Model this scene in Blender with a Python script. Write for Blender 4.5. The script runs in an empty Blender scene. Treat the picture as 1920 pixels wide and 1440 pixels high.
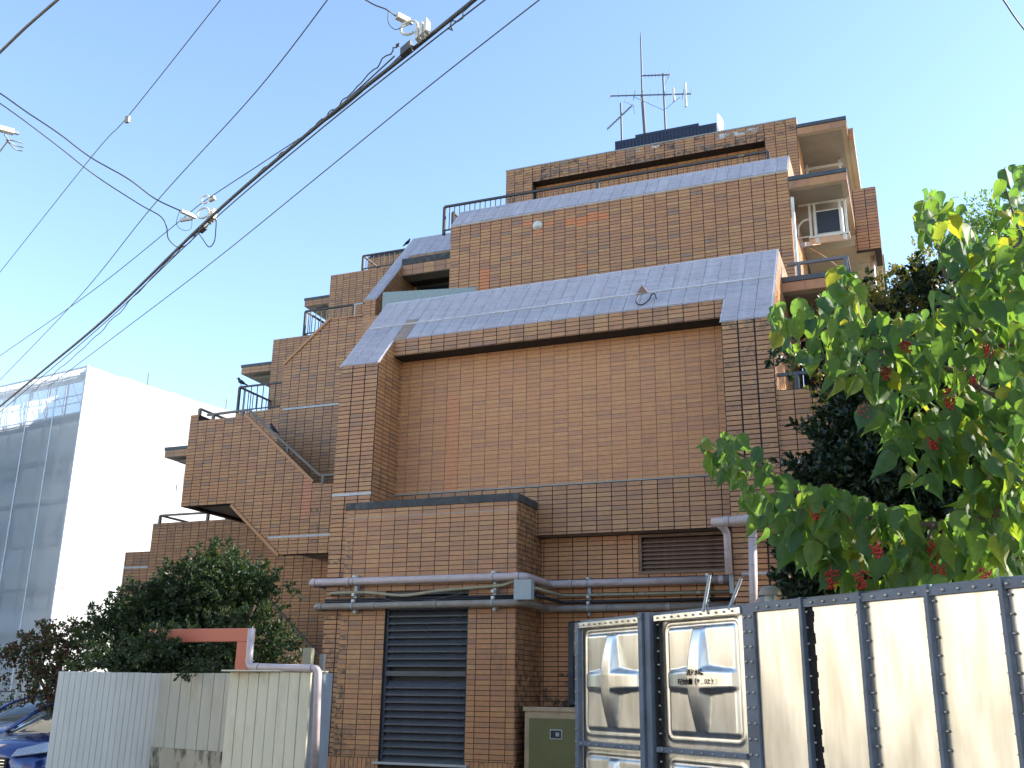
import bpy, bmesh, math, random
import numpy as np
from mathutils import Vector, Matrix
random.seed(7); R=random.Random(11); NP=np.random.RandomState(5)
S=bpy.context.scene; COL=S.collection
# ------------------------------------------------------------ camera, world, sun, exposure
EYE=np.array([0,0,1.5]); FPX=1902.12
RT=np.array([0.9296012,0.36828489,0.0144169]); UP=np.array([0.09617529,-0.28014896,0.95512663]); FW=np.array([-0.35579758,0.88650031,0.29584672])
cd=bpy.data.cameras.new('camera'); cam=bpy.data.objects.new('camera',cd); COL.objects.link(cam); S.camera=cam
cd.sensor_width=36; cd.lens=FPX/1920*36; cd.clip_end=2000; cd.clip_start=.05
cam.matrix_world=Matrix([[RT[0],UP[0],-FW[0],EYE[0]],[RT[1],UP[1],-FW[1],EYE[1]],[RT[2],UP[2],-FW[2],EYE[2]],[0,0,0,1]])
SUN=Vector((.82,.37,.46)).normalized()
el=math.asin(SUN.z); az=math.atan2(SUN.x,SUN.y)
w=bpy.data.worlds.new('World'); S.world=w; w.use_nodes=True
nt=w.node_tree; bg=nt.nodes['Background']; sky=nt.nodes.new('ShaderNodeTexSky'); sky.sky_type='NISHITA'; sky.sun_disc=False
sky.sun_elevation=el; sky.sun_rotation=az; sky.air_density=1.0; sky.dust_density=.35; sky.ozone_density=1.5; sky.altitude=0
nt.links.new(sky.outputs[0],bg.inputs[0]); bg.inputs[1].default_value=.15
sl=bpy.data.lights.new('sun','SUN'); sl.energy=4.2; sl.angle=math.radians(.53); sl.color=(1,.93,.82)
so=bpy.data.objects.new('sun',sl); COL.objects.link(so); so.rotation_euler=SUN.to_track_quat('Z','Y').to_euler(); so.location=(20,20,40)
S.view_settings.view_transform='Standard'; S.view_settings.look='None'; S.view_settings.gamma=1; S.view_settings.exposure=1.5
S.view_settings.use_curve_mapping=False
def at(u,v,Y=None,X=None,Z=None):
    d=FW+RT*(u-960)/FPX+UP*(720-v)/FPX
    k=Y/d[1] if Y is not None else (X/d[0] if X is not None else (Z-1.5)/d[2])
    return Vector(EYE+d*k)
def proj(p):
    q=np.array(p)-EYE; z=q@FW; return 960+FPX*(q@RT)/z,720-FPX*(q@UP)/z
# ------------------------------------------------------------ helpers
def tag(o,label=None,cat=None,group=None,kind=None):
    if label: o['label']=label
    if cat: o['category']=cat
    if group: o['group']=group
    if kind: o['kind']=kind
    return o
def empty(name,loc,label,cat,group=None):
    o=bpy.data.objects.new(name,None); COL.objects.link(o); o.location=loc; o.empty_display_size=.1
    return tag(o,label,cat,group)
def woff(o):
    v=Vector((0,0,0))
    while o is not None: v+=o.location; o=o.parent
    return v
class MB:
    def __init__(s): s.v=[]; s.f=[]; s.t=[]
    def add(s,vs,fs,tone=0.):
        b=len(s.v); s.v+= [tuple(x) for x in vs]; s.f+=[tuple(i+b for i in f) for f in fs]; s.t+=[tone]*len(fs); return s
    def box(s,x0,x1,y0,y1,z0,z1,tone=0.):
        return s.add([(x0,y0,z0),(x1,y0,z0),(x1,y1,z0),(x0,y1,z0),(x0,y0,z1),(x1,y0,z1),(x1,y1,z1),(x0,y1,z1)],
          [(0,3,2,1),(4,5,6,7),(0,1,5,4),(1,2,6,5),(2,3,7,6),(3,0,4,7)],tone)
    def obox(s,c,ax,ay,az,hx,hy,hz,tone=0.):
        c,ax,ay,az=map(Vector,(c,ax,ay,az)); P=[]
        for k in (-1,1):
            for (i,j) in ((-1,-1),(1,-1),(1,1),(-1,1)): P.append(c+ax*hx*i+ay*hy*j+az*hz*k)
        return s.add(P,[(0,3,2,1),(4,5,6,7),(0,1,5,4),(1,2,6,5),(2,3,7,6),(3,0,4,7)],tone)
    def bar(s,a,b,w,h=None,up=(0,0,1)):
        a,b=Vector(a),Vector(b); d=(b-a); L=d.length; d=d/L; u=Vector(up)
        if abs(d.dot(u))>.98: u=Vector((0,1,0))
        x=d.cross(u).normalized(); z=x.cross(d); h=w if h is None else h
        return s.obox((a+b)/2,d,x,z,L/2,w/2,h/2)
    def prism(s,poly,axis,a,b):
        # poly: 2d points in the plane of the other two axes; extruded along axis from a to b
        n=len(poly)
        def P(p,k):
            return {'x':(k,p[0],p[1]),'y':(p[0],k,p[1]),'z':(p[0],p[1],k)}[axis]
        vs=[P(p,a) for p in poly]+[P(p,b) for p in poly]
        fs=[tuple(range(n)),tuple(range(2*n-1,n-1,-1))]+[(i,(i+1)%n,n+(i+1)%n,n+i)[::-1] for i in range(n)]
        return s.add(vs,fs)
    def tube(s,pts,r,n=8,cap=True):
        pts=[Vector(p) for p in pts]; m=len(pts); b=len(s.v); prev=None
        for i,p in enumerate(pts):
            d=(pts[min(i+1,m-1)]-pts[max(i-1,0)]).normalized()
            if prev is None:
                u=Vector((0,0,1)) if abs(d.z)<.9 else Vector((1,0,0)); x=d.cross(u).normalized()
            else:
                x=(prev-d*prev.dot(d)).normalized()
            prev=x; y=d.cross(x); rr=r[i] if isinstance(r,(list,tuple)) else r
            for k in range(n):
                a=2*math.pi*k/n; s.v.append(tuple(p+x*math.cos(a)*rr+y*math.sin(a)*rr))
        for i in range(m-1):
            for k in range(n):
                k2=(k+1)%n; s.f.append((b+i*n+k,b+i*n+k2,b+(i+1)*n+k2,b+(i+1)*n+k)); s.t.append(0.)
        if cap:
            s.f.append(tuple(b+k for k in range(n-1,-1,-1))); s.f.append(tuple(b+(m-1)*n+k for k in range(n))); s.t+=[0.,0.]
        return s
    def lathe(s,c,prof,n=16,axis='z'):
        c=Vector(c); b=len(s.v)
        for (r,h) in prof:
            for k in range(n):
                a=2*math.pi*k/n; q=(math.cos(a)*r,math.sin(a)*r,h)
                if axis=='y': q=(q[0],q[2],q[1])
                if axis=='x': q=(q[2],q[0],q[1])
                s.v.append(tuple(c+Vector(q)))
        for i in range(len(prof)-1):
            for k in range(n):
                k2=(k+1)%n; s.f.append((b+i*n+k,b+i*n+k2,b+(i+1)*n+k2,b+(i+1)*n+k)); s.t.append(0.)
        return s
    def mesh(s,name,mat,off=Vector((0,0,0)),smooth=False,tones=False):
        me=bpy.data.meshes.new(name)
        me.from_pydata([(x-off[0],y-off[1],z-off[2]) for x,y,z in s.v],[],s.f)
        if tones:
            a=me.attributes.new('tone','FLOAT','FACE'); a.data.foreach_set('value',s.t)
        for m_ in (mat if isinstance(mat,list) else [mat]): me.materials.append(m_)
        if smooth: me.polygons.foreach_set('use_smooth',[True]*len(me.polygons))
        me.update(); return me
    def build(s,name,mat,parent=None,smooth=False,tones=False,bevel=0,fixn=False,loc=None):
        off=woff(parent) if parent is not None else Vector((0,0,0))
        l=Vector(loc) if loc is not None else Vector((0,0,0))
        me=s.mesh(name,mat,off+l,smooth,tones)
        if fixn:
            bm=bmesh.new(); bm.from_mesh(me); bmesh.ops.recalc_face_normals(bm,faces=bm.faces); bm.to_mesh(me); bm.free()
        o=bpy.data.objects.new(name,me); COL.objects.link(o)
        if parent is not None: o.parent=parent
        o.location=l
        if bevel:
            bv=o.modifiers.new('bevel','BEVEL'); bv.width=bevel; bv.segments=2; bv.limit_method='ANGLE'
        return o
def cr(pts,n=6):
    """smooth path through points"""
    P=[Vector(p) for p in pts]; out=[]
    for i in range(len(P)-1):
        p0=P[max(i-1,0)]; p1=P[i]; p2=P[i+1]; p3=P[min(i+2,len(P)-1)]
        for k in range(n):
            t=k/n; out.append(.5*((2*p1)+(p2-p0)*t+(2*p0-5*p1+4*p2-p3)*t*t+(3*p1-p0-3*p2+p3)*t**3))
    out.append(P[-1]); return out
def rounded(pts,r,n=4):
    """polyline with rounded elbows"""
    P=[Vector(p) for p in pts]; out=[P[0]]
    for i in range(1,len(P)-1):
        a=(P[i-1]-P[i]); b=(P[i+1]-P[i]); q=min(r,a.length*.45,b.length*.45); A=P[i]+a.normalized()*q; B=P[i]+b.normalized()*q
        for k in range(n+1):
            t=k/n; out.append(A*(1-t)**2+P[i]*2*t*(1-t)+B*t*t)
    out.append(P[-1]); return out
# ------------------------------------------------------------ materials
def M(name,col,rough=.7,var=.15,scale=6,bump=0,bscale=60,metal=0,spec=.5,dirt=None,dscale=1.2,damt=.5,stretch=(1,1,1),dthr=(.5,.75),coat=0):
    m=bpy.data.materials.new(name); m.use_nodes=True; n=m.node_tree.nodes; l=m.node_tree.links; p=n['Principled BSDF']
    tc=n.new('ShaderNodeTexCoord'); mp=n.new('ShaderNodeMapping'); mp.inputs['Scale'].default_value=stretch; l.new(tc.outputs['Object'],mp.inputs[0])
    no=n.new('ShaderNodeTexNoise'); no.inputs['Scale'].default_value=scale; no.inputs['Detail'].default_value=6; l.new(mp.outputs[0],no.inputs['Vector'])
    mr=n.new('ShaderNodeMapRange'); mr.inputs[1].default_value=.25; mr.inputs[2].default_value=.75; mr.inputs[3].default_value=1-var; mr.inputs[4].default_value=1+var; l.new(no.outputs[0],mr.inputs[0])
    mx=n.new('ShaderNodeMix'); mx.data_type='RGBA'; mx.blend_type='MULTIPLY'; mx.inputs[0].default_value=1; mx.inputs[6].default_value=(*col,1); l.new(mr.outputs[0],mx.inputs[7])
    out=mx.outputs[2]
    if dirt:
        n2=n.new('ShaderNodeTexNoise'); n2.inputs['Scale'].default_value=dscale; n2.inputs['Detail'].default_value=8; n2.inputs['Roughness'].default_value=.65; l.new(mp.outputs[0],n2.inputs['Vector'])
        r2=n.new('ShaderNodeMapRange'); r2.inputs[1].default_value=dthr[0]; r2.inputs[2].default_value=dthr[1]; r2.inputs[3].default_value=0; r2.inputs[4].default_value=damt; l.new(n2.outputs[0],r2.inputs[0])
        m2=n.new('ShaderNodeMix'); m2.data_type='RGBA'; l.new(r2.outputs[0],m2.inputs[0]); l.new(out,m2.inputs[6]); m2.inputs[7].default_value=(*dirt,1); out=m2.outputs[2]
    l.new(out,p.inputs['Base Color']); p.inputs['Roughness'].default_value=rough; p.inputs['Metallic'].default_value=metal; p.inputs['Specular IOR Level'].default_value=spec
    if coat: p.inputs['Coat Weight'].default_value=coat
    if bump:
        n3=n.new('ShaderNodeTexNoise'); n3.inputs['Scale'].default_value=bscale; l.new(mp.outputs[0],n3.inputs['Vector'])
        b=n.new('ShaderNodeBump'); b.inputs['Strength'].default_value=bump; b.inputs['Distance'].default_value=.01; l.new(n3.outputs[0],b.inputs['Height']); l.new(b.outputs[0],p.inputs['Normal'])
    return m
def tilemat(name,stops,rough,spec,stain=.55,gain=1.0,streak=False,stainscale=(2.2,2.2,.9)):
    m=bpy.data.materials.new(name); m.use_nodes=True; n=m.node_tree.nodes; l=m.node_tree.links; p=n['Principled BSDF']
    a=n.new('ShaderNodeAttribute'); a.attribute_name='tone'
    h=n.new('ShaderNodeMath'); h.operation='MULTIPLY'; h.inputs[1].default_value=.5; l.new(a.outputs['Fac'],h.inputs[0])
    r=n.new('ShaderNodeValToRGB'); r.color_ramp.interpolation='CONSTANT'; e=r.color_ramp.elements
    e[0].position=0; e[0].color=(*stops[0][1],1); e[1].position=stops[1][0]/2; e[1].color=(*stops[1][1],1)
    for pos,c in stops[2:]:
        q=e.new(pos/2); q.color=(*c,1)
    l.new(h.outputs[0],r.inputs[0])
    g=n.new('ShaderNodeNewGeometry')
    # fine mottling inside every tile
    no=n.new('ShaderNodeTexNoise'); no.inputs['Scale'].default_value=14; no.inputs['Detail'].default_value=8; no.inputs['Roughness'].default_value=.7; l.new(g.outputs['Position'],no.inputs['Vector'])
    mr=n.new('ShaderNodeMapRange'); mr.inputs[1].default_value=.3; mr.inputs[2].default_value=.7; mr.inputs[3].default_value=.86*gain; mr.inputs[4].default_value=1.12*gain; l.new(no.outputs[0],mr.inputs[0])
    mx=n.new('ShaderNodeMix'); mx.data_type='RGBA'; mx.blend_type='MULTIPLY'; mx.inputs[0].default_value=1; l.new(r.outputs[0],mx.inputs[6]); l.new(mr.outputs[0],mx.inputs[7])
    # broad weathering + dark runs
    mp=n.new('ShaderNodeMapping'); mp.inputs['Scale'].default_value=stainscale; l.new(g.outputs['Position'],mp.inputs[0])
    n2=n.new('ShaderNodeTexNoise'); n2.inputs['Scale'].default_value=1.0; n2.inputs['Detail'].default_value=9; n2.inputs['Roughness'].default_value=.68; l.new(mp.outputs[0],n2.inputs['Vector'])
    r2=n.new('ShaderNodeMapRange'); r2.inputs[1].default_value=.60; r2.inputs[2].default_value=.78; r2.inputs[3].default_value=0; r2.inputs[4].default_value=stain; l.new(n2.outputs[0],r2.inputs[0])
    if streak:
        m5=n.new('ShaderNodeMapping'); m5.inputs['Scale'].default_value=(8,.8,.8); l.new(g.outputs['Position'],m5.inputs[0])
        n5=n.new('ShaderNodeTexNoise'); n5.inputs['Scale'].default_value=1; n5.inputs['Detail'].default_value=5; l.new(m5.outputs[0],n5.inputs['Vector'])
        r5=n.new('ShaderNodeMapRange'); r5.inputs[1].default_value=.48; r5.inputs[2].default_value=.72; r5.inputs[4].default_value=.28; l.new(n5.outputs[0],r5.inputs[0])
        x5=n.new('ShaderNodeMix'); x5.data_type='RGBA'; l.new(r5.outputs[0],x5.inputs[0]); l.new(mx.outputs[2],x5.inputs[6]); x5.inputs[7].default_value=(.60,.60,.61,1); mx=x5
    # grime and painted side shade: 3rd decimal carried by a second attribute
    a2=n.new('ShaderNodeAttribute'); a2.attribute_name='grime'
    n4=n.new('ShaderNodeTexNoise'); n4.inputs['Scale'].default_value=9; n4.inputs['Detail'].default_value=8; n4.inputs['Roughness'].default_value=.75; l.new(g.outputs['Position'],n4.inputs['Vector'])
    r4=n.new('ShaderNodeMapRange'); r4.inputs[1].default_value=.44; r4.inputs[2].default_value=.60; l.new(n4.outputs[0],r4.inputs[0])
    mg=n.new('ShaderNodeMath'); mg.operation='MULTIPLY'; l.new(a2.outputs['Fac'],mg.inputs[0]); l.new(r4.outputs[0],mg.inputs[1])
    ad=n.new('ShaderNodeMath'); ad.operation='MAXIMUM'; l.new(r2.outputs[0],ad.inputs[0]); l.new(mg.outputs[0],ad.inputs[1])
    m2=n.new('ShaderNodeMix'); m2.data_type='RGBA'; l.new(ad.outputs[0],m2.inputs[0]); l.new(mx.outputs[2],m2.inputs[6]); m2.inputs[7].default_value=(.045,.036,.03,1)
    l.new(m2.outputs[2],p.inputs['Base Color'])
    rr=n.new('ShaderNodeMapRange'); rr.inputs[3].default_value=rough-.08; rr.inputs[4].default_value=rough+.15; l.new(no.outputs[0],rr.inputs[0]); l.new(rr.outputs[0],p.inputs['Roughness'])
    p.inputs['Specular IOR Level'].default_value=spec
    b=n.new('ShaderNodeBump'); b.inputs['Strength'].default_value=.25; b.inputs['Distance'].default_value=.004; l.new(no.outputs[0],b.inputs['Height']); l.new(b.outputs[0],p.inputs['Normal'])
    return m
TC=[(0,(0.444,0.212,0.091)),(.24,(0.419,0.197,0.089)),(.44,(0.389,0.184,0.090)),(.60,(0.455,0.230,0.098)),(.74,(0.364,0.177,0.090)),(.88,(0.470,0.245,0.108)),(.96,(0.313,0.165,0.096)),(1.0,(0.566,0.195,0.071)),(1.5,(0.525,0.205,0.106)),(1.8,(0.293,0.175,0.110))]
m_tile=tilemat('brown_glazed_tile',TC,.42,.5)
m_tilep=tilemat('tan_panel_tile',[(0,(.545,.255,.112)),(.24,(.525,.243,.112)),(.5,(.51,.235,.112)),(.68,(.55,.268,.118)),(.86,(.465,.222,.115)),(1.0,(.58,.235,.105)),(1.5,(.56,.235,.11))],.5,.4,stain=.18)
m_slope=tilemat('bleached_slope_tile',[(0,(.395,.352,.375)),(.5,(.38,.338,.36)),(.8,(.41,.366,.385)),(.95,(.36,.32,.335)),(1.0,(.30,.21,.15))],.40,.5,stain=0,streak=True,stainscale=(1,1,1))
m_grout=M('dark_grout',(.035,.027,.024),.95,.3,8)
m_groutp=M('grey_grout',(.25,.205,.17),.95,.2,8)
m_grouts=M('white_bloom_grout',(.52,.52,.54),.8,.25,5,dirt=(.38,.36,.36),dscale=3,damt=.6)
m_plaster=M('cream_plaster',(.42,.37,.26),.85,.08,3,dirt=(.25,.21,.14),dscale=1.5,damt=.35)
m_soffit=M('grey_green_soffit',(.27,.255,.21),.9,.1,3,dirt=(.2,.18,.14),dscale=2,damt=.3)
m_conc=M('concrete',(.33,.31,.28),.9,.15,3,bump=.3,dirt=(.12,.11,.10),dscale=1.4,damt=.5)
m_coping=M('dark_metal_coping',(.055,.06,.07),.45,.2,5,dirt=(.15,.14,.13),dscale=4,damt=.4)
m_copingm=M('mossy_dark_coping',(.05,.052,.055),.8,.3,12,dirt=(.17,.17,.15),dscale=9,damt=.7)
m_rail=M('brown_black_railing',(.06,.052,.046),.5,.15,6)
m_rail2=M('grey_brown_railing',(.17,.145,.12),.55,.15,6)
m_band=M('grey_white_sealant',(.50,.50,.50),.7,.15,9)
m_dark=M('dark_interior',(.02,.02,.022),.6,.1,3)
m_glass=M('dark_window_glass',(.02,.026,.035),.06,.1,3,spec=.9)
m_louvre=M('dark_slate_metal',(.065,.072,.085),.42,.25,4,dirt=(.03,.03,.03),dscale=5,damt=.5,stretch=(1,1,3))
m_rust=M('rust_brown_metal',(.21,.125,.085),.6,.25,9,dirt=(.10,.045,.025),dscale=5,damt=.7)
m_lilac=M('lilac_grey_paint',(.50,.415,.41),.42,.10,4,dirt=(.20,.16,.14),dscale=6,damt=.45,stretch=(1,1,2),dthr=(.52,.7))
m_umber=M('brown_grey_paint',(.27,.235,.20),.5,.2,5,dirt=(.09,.075,.06),dscale=6,damt=.6)
m_khaki=M('khaki_conduit',(.33,.30,.20),.5,.15,6,dirt=(.13,.12,.08),dscale=7,damt=.5)
m_black=M('black_rubber',(.022,.022,.025),.5,.15,6)
m_cable=M('dark_grey_cable',(.075,.07,.07),.6,.25,10)
m_galv=M('galvanised_grey',(.34,.37,.40),.45,.12,8,metal=.3)
m_boxg=M('blue_grey_box_paint',(.31,.36,.38),.45,.12,6,dirt=(.2,.2,.19),dscale=6,damt=.4)
m_white=M('off_white_paint',(.66,.65,.60),.5,.08,5,dirt=(.32,.28,.2),dscale=4,damt=.5)
m_olive=M('olive_green_paint',(.115,.115,.042),.4,.15,4,dirt=(.05,.045,.02),dscale=2,damt=.4)
m_tan=M('tan_frame_paint',(.36,.27,.17),.55,.15,5,dirt=(.08,.06,.045),dscale=6,damt=.5)
m_orange=M('salmon_red_paint',(.58,.155,.085),.5,.08,3,dirt=(.32,.10,.06),dscale=3,damt=.35)
m_fence=M('cream_fence_board',(.60,.56,.42),.55,.06,3,dirt=(.37,.31,.20),dscale=3.2,damt=.55,stretch=(2,2,.7))
m_fencew=M('white_ribbed_fence',(.62,.60,.54),.55,.05,3,dirt=(.40,.36,.28),dscale=2.5,damt=.4,stretch=(3,3,.6))
m_navy=M('navy_corrugated_metal',(.02,.026,.055),.45,.2,4)
m_flange=M('slate_blue_steel',(.135,.165,.21),.45,.2,6,dirt=(.04,.04,.04),dscale=5,damt=.5)
m_bolt=M('steel_bolt',(.42,.40,.36),.35,.1,6,metal=.6)
m_roughblack=M('rough_black',(.012,.012,.012),.9,.3,20,bump=.8,bscale=80)
m_bark=M('brown_bark',(.13,.09,.065),.9,.3,12,bump=.5)
m_twig=M('reddish_twig',(.16,.075,.06),.7,.2,20)
m_berry=M('red_berry',(.40,.025,.016),.35,.25,30)
m_asph=M('asphalt',(.06,.06,.06),.9,.2,30,bump=.4,bscale=200)
m_ground=M('pale_concrete_ground',(.17,.16,.15),.9,.15,2,bump=.3)
m_house=M('cream_siding',(.72,.66,.54),.7,.05,2)
m_roof=M('grey_roof',(.12,.12,.13),.7,.2,6)
m_crow=M('black_feathers',(.012,.012,.016),.45,.2,20)
m_carb=M('dark_blue_car_paint',(.02,.05,.20),.18,.03,5,coat=1,metal=.35)
m_carglass=M('car_glass',(.05,.065,.07),.03,.05,5,spec=1)
m_chrome=M('chrome',(.75,.75,.77),.12,.03,5,metal=1)
m_lens=M('headlight_lens',(.45,.48,.52),.08,.2,30,metal=.6)
m_tyre=M('tyre_rubber',(.025,.025,.025),.9,.1,10)
m_antw=M('aluminium_antenna',(.10,.105,.125),.6,.1,5)
m_paled=M('pale_porcelain',(.62,.58,.50),.4,.1,8)
def steelmat(nm,bs):
    m=bpy.data.materials.new(nm); m.use_nodes=True; n=m.node_tree.nodes; l=m.node_tree.links; p=n['Principled BSDF']
    p.inputs['Metallic'].default_value=1; p.inputs['Base Color'].default_value=(.80,.77,.69,1)
    tc=n.new('ShaderNodeTexCoord'); no=n.new('ShaderNodeTexNoise'); no.inputs['Scale'].default_value=2.2; no.inputs['Detail'].default_value=1; l.new(tc.outputs['Object'],no.inputs['Vector'])
    mp=n.new('ShaderNodeMapping'); mp.inputs['Scale'].default_value=(12,12,1.5); l.new(tc.outputs['Object'],mp.inputs[0])
    n2=n.new('ShaderNodeTexNoise'); n2.inputs['Scale'].default_value=1; l.new(mp.outputs[0],n2.inputs['Vector'])
    rr=n.new('ShaderNodeMapRange'); rr.inputs[3].default_value=.27; rr.inputs[4].default_value=.34; l.new(n2.outputs[0],rr.inputs[0]); l.new(rr.outputs[0],p.inputs['Roughness'])
    b=n.new('ShaderNodeBump'); b.inputs['Strength'].default_value=bs; b.inputs['Distance'].default_value=.03; l.new(no.outputs[0],b.inputs['Height']); l.new(b.outputs[0],p.inputs['Normal'])
    n6=n.new('ShaderNodeTexNoise'); n6.inputs['Scale'].default_value=3; n6.inputs['Detail'].default_value=7; m6=n.new('ShaderNodeMapping'); m6.inputs['Scale'].default_value=(3,3,.6); l.new(tc.outputs['Object'],m6.inputs[0]); l.new(m6.outputs[0],n6.inputs['Vector']); r6=n.new('ShaderNodeValToRGB'); r6.color_ramp.elements[0].position=.3; r6.color_ramp.elements[1].position=.6; r6.color_ramp.elements[0].color=(.62,.59,.52,1); r6.color_ramp.elements[1].color=(.83,.81,.76,1); l.new(n6.outputs[0],r6.inputs[0]); l.new(r6.outputs[0],p.inputs['Base Color'])
    return m
m_steel=steelmat('polished_stainless_steel',.3); m_steelp=steelmat('pressed_stainless_steel',.06)
def leafmat(name,ramp,trans,rough=.45,tcol=None):
    m=bpy.data.materials.new(name); m.use_nodes=True; n=m.node_tree.nodes; l=m.node_tree.links; p=n['Principled BSDF']
    a=n.new('ShaderNodeAttribute'); a.attribute_name='tone'; oi=n.new('ShaderNodeObjectInfo')
    ad=n.new('ShaderNodeMath'); ad.operation='ADD'; l.new(a.outputs['Fac'],ad.inputs[0]); l.new(oi.outputs['Random'],ad.inputs[1])
    fr=n.new('ShaderNodeMath'); fr.operation='FRACT'; l.new(ad.outputs[0],fr.inputs[0])
    r=n.new('ShaderNodeValToRGB'); e=r.color_ramp.elements; e[0].color=(*ramp[0][1],1); e[0].position=ramp[0][0]; e[1].color=(*ramp[-1][1],1); e[1].position=ramp[-1][0]
    for pos,c in ramp[1:-1]:
        q=e.new(pos); q.color=(*c,1)
    l.new(fr.outputs[0],r.inputs[0]); 
    no=n.new('ShaderNodeTexNoise'); no.inputs['Scale'].default_value=30; g=n.new('ShaderNodeNewGeometry'); l.new(g.outputs['Position'],no.inputs['Vector'])
    mr=n.new('ShaderNodeMapRange'); mr.inputs[3].default_value=.75; mr.inputs[4].default_value=1.25; l.new(no.outputs[0],mr.inputs[0])
    mx=n.new('ShaderNodeMix'); mx.data_type='RGBA'; mx.blend_type='MULTIPLY'; mx.inputs[0].default_value=1; l.new(r.outputs[0],mx.inputs[6]); l.new(mr.outputs[0],mx.inputs[7])
    l.new(mx.outputs[2],p.inputs['Base Color']); p.inputs['Roughness'].default_value=rough; p.inputs['Specular IOR Level'].default_value=.35
    t=n.new('ShaderNodeBsdfTranslucent'); ms=n.new('ShaderNodeMixShader'); ms.inputs[0].default_value=trans
    m3=n.new('ShaderNodeMix'); m3.data_type='RGBA'; m3.blend_type='MULTIPLY'; m3.inputs[0].default_value=1; l.new(mx.outputs[2],m3.inputs[6]); m3.inputs[7].default_value=(*(tcol or (2.2,2.4,.9)),1)
    l.new(m3.outputs[2],t.inputs[0]); l.new(p.outputs[0],ms.inputs[1]); l.new(t.outputs[0],ms.inputs[2]); l.new(ms.outputs[0],n['Material Output'].inputs[0]); return m
m_leaf=leafmat('broad_green_leaf',[(0,(.056,.108,.048)),(.4,(.078,.136,.046)),(.75,(.105,.165,.042)),(.92,(.155,.195,.038)),(.985,(.23,.21,.035))],.52,.5)
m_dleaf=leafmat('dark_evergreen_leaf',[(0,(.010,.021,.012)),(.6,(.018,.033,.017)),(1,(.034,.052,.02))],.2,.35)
m_yleaf=leafmat('olive_yellow_leaf',[(0,(.05,.07,.02)),(.5,(.12,.12,.025)),(.8,(.2,.12,.03)),(1,(.10,.05,.03))],.45,.4)
m_bleaf=leafmat('bush_leaf',[(0,(.019,.036,.016)),(.6,(.029,.050,.020)),(1,(.052,.074,.026))],.25,.45)
m_mleaf=leafmat('maple_leaf',[(0,(.095,.036,.03)),(.45,(.07,.034,.026)),(.5,(.036,.06,.022)),(1,(.055,.08,.028))],.25,.5)
m_fleaf=leafmat('fresh_light_leaf',[(0,(.07,.13,.035)),(1,(.13,.19,.04))],.45,.4)

# ------------------------------------------------------------ setting
b=MB(); b.box(-400,400,-400,400,-.3,0); tag(b.build('ground',m_ground),kind='structure')
b=MB(); b.box(-32,12,3.66,13.8,0,.008); tag(b.build('parking_lot',m_asph),kind='structure')
b=MB(); b.box(-60,60,-7,3.5,.0,.004); tag(b.build('road',m_asph),kind='structure')
b=MB(); b.box(-60,60,3.5,3.65,0,.13); tag(b.build('kerb',m_conc),kind='structure')

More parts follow.
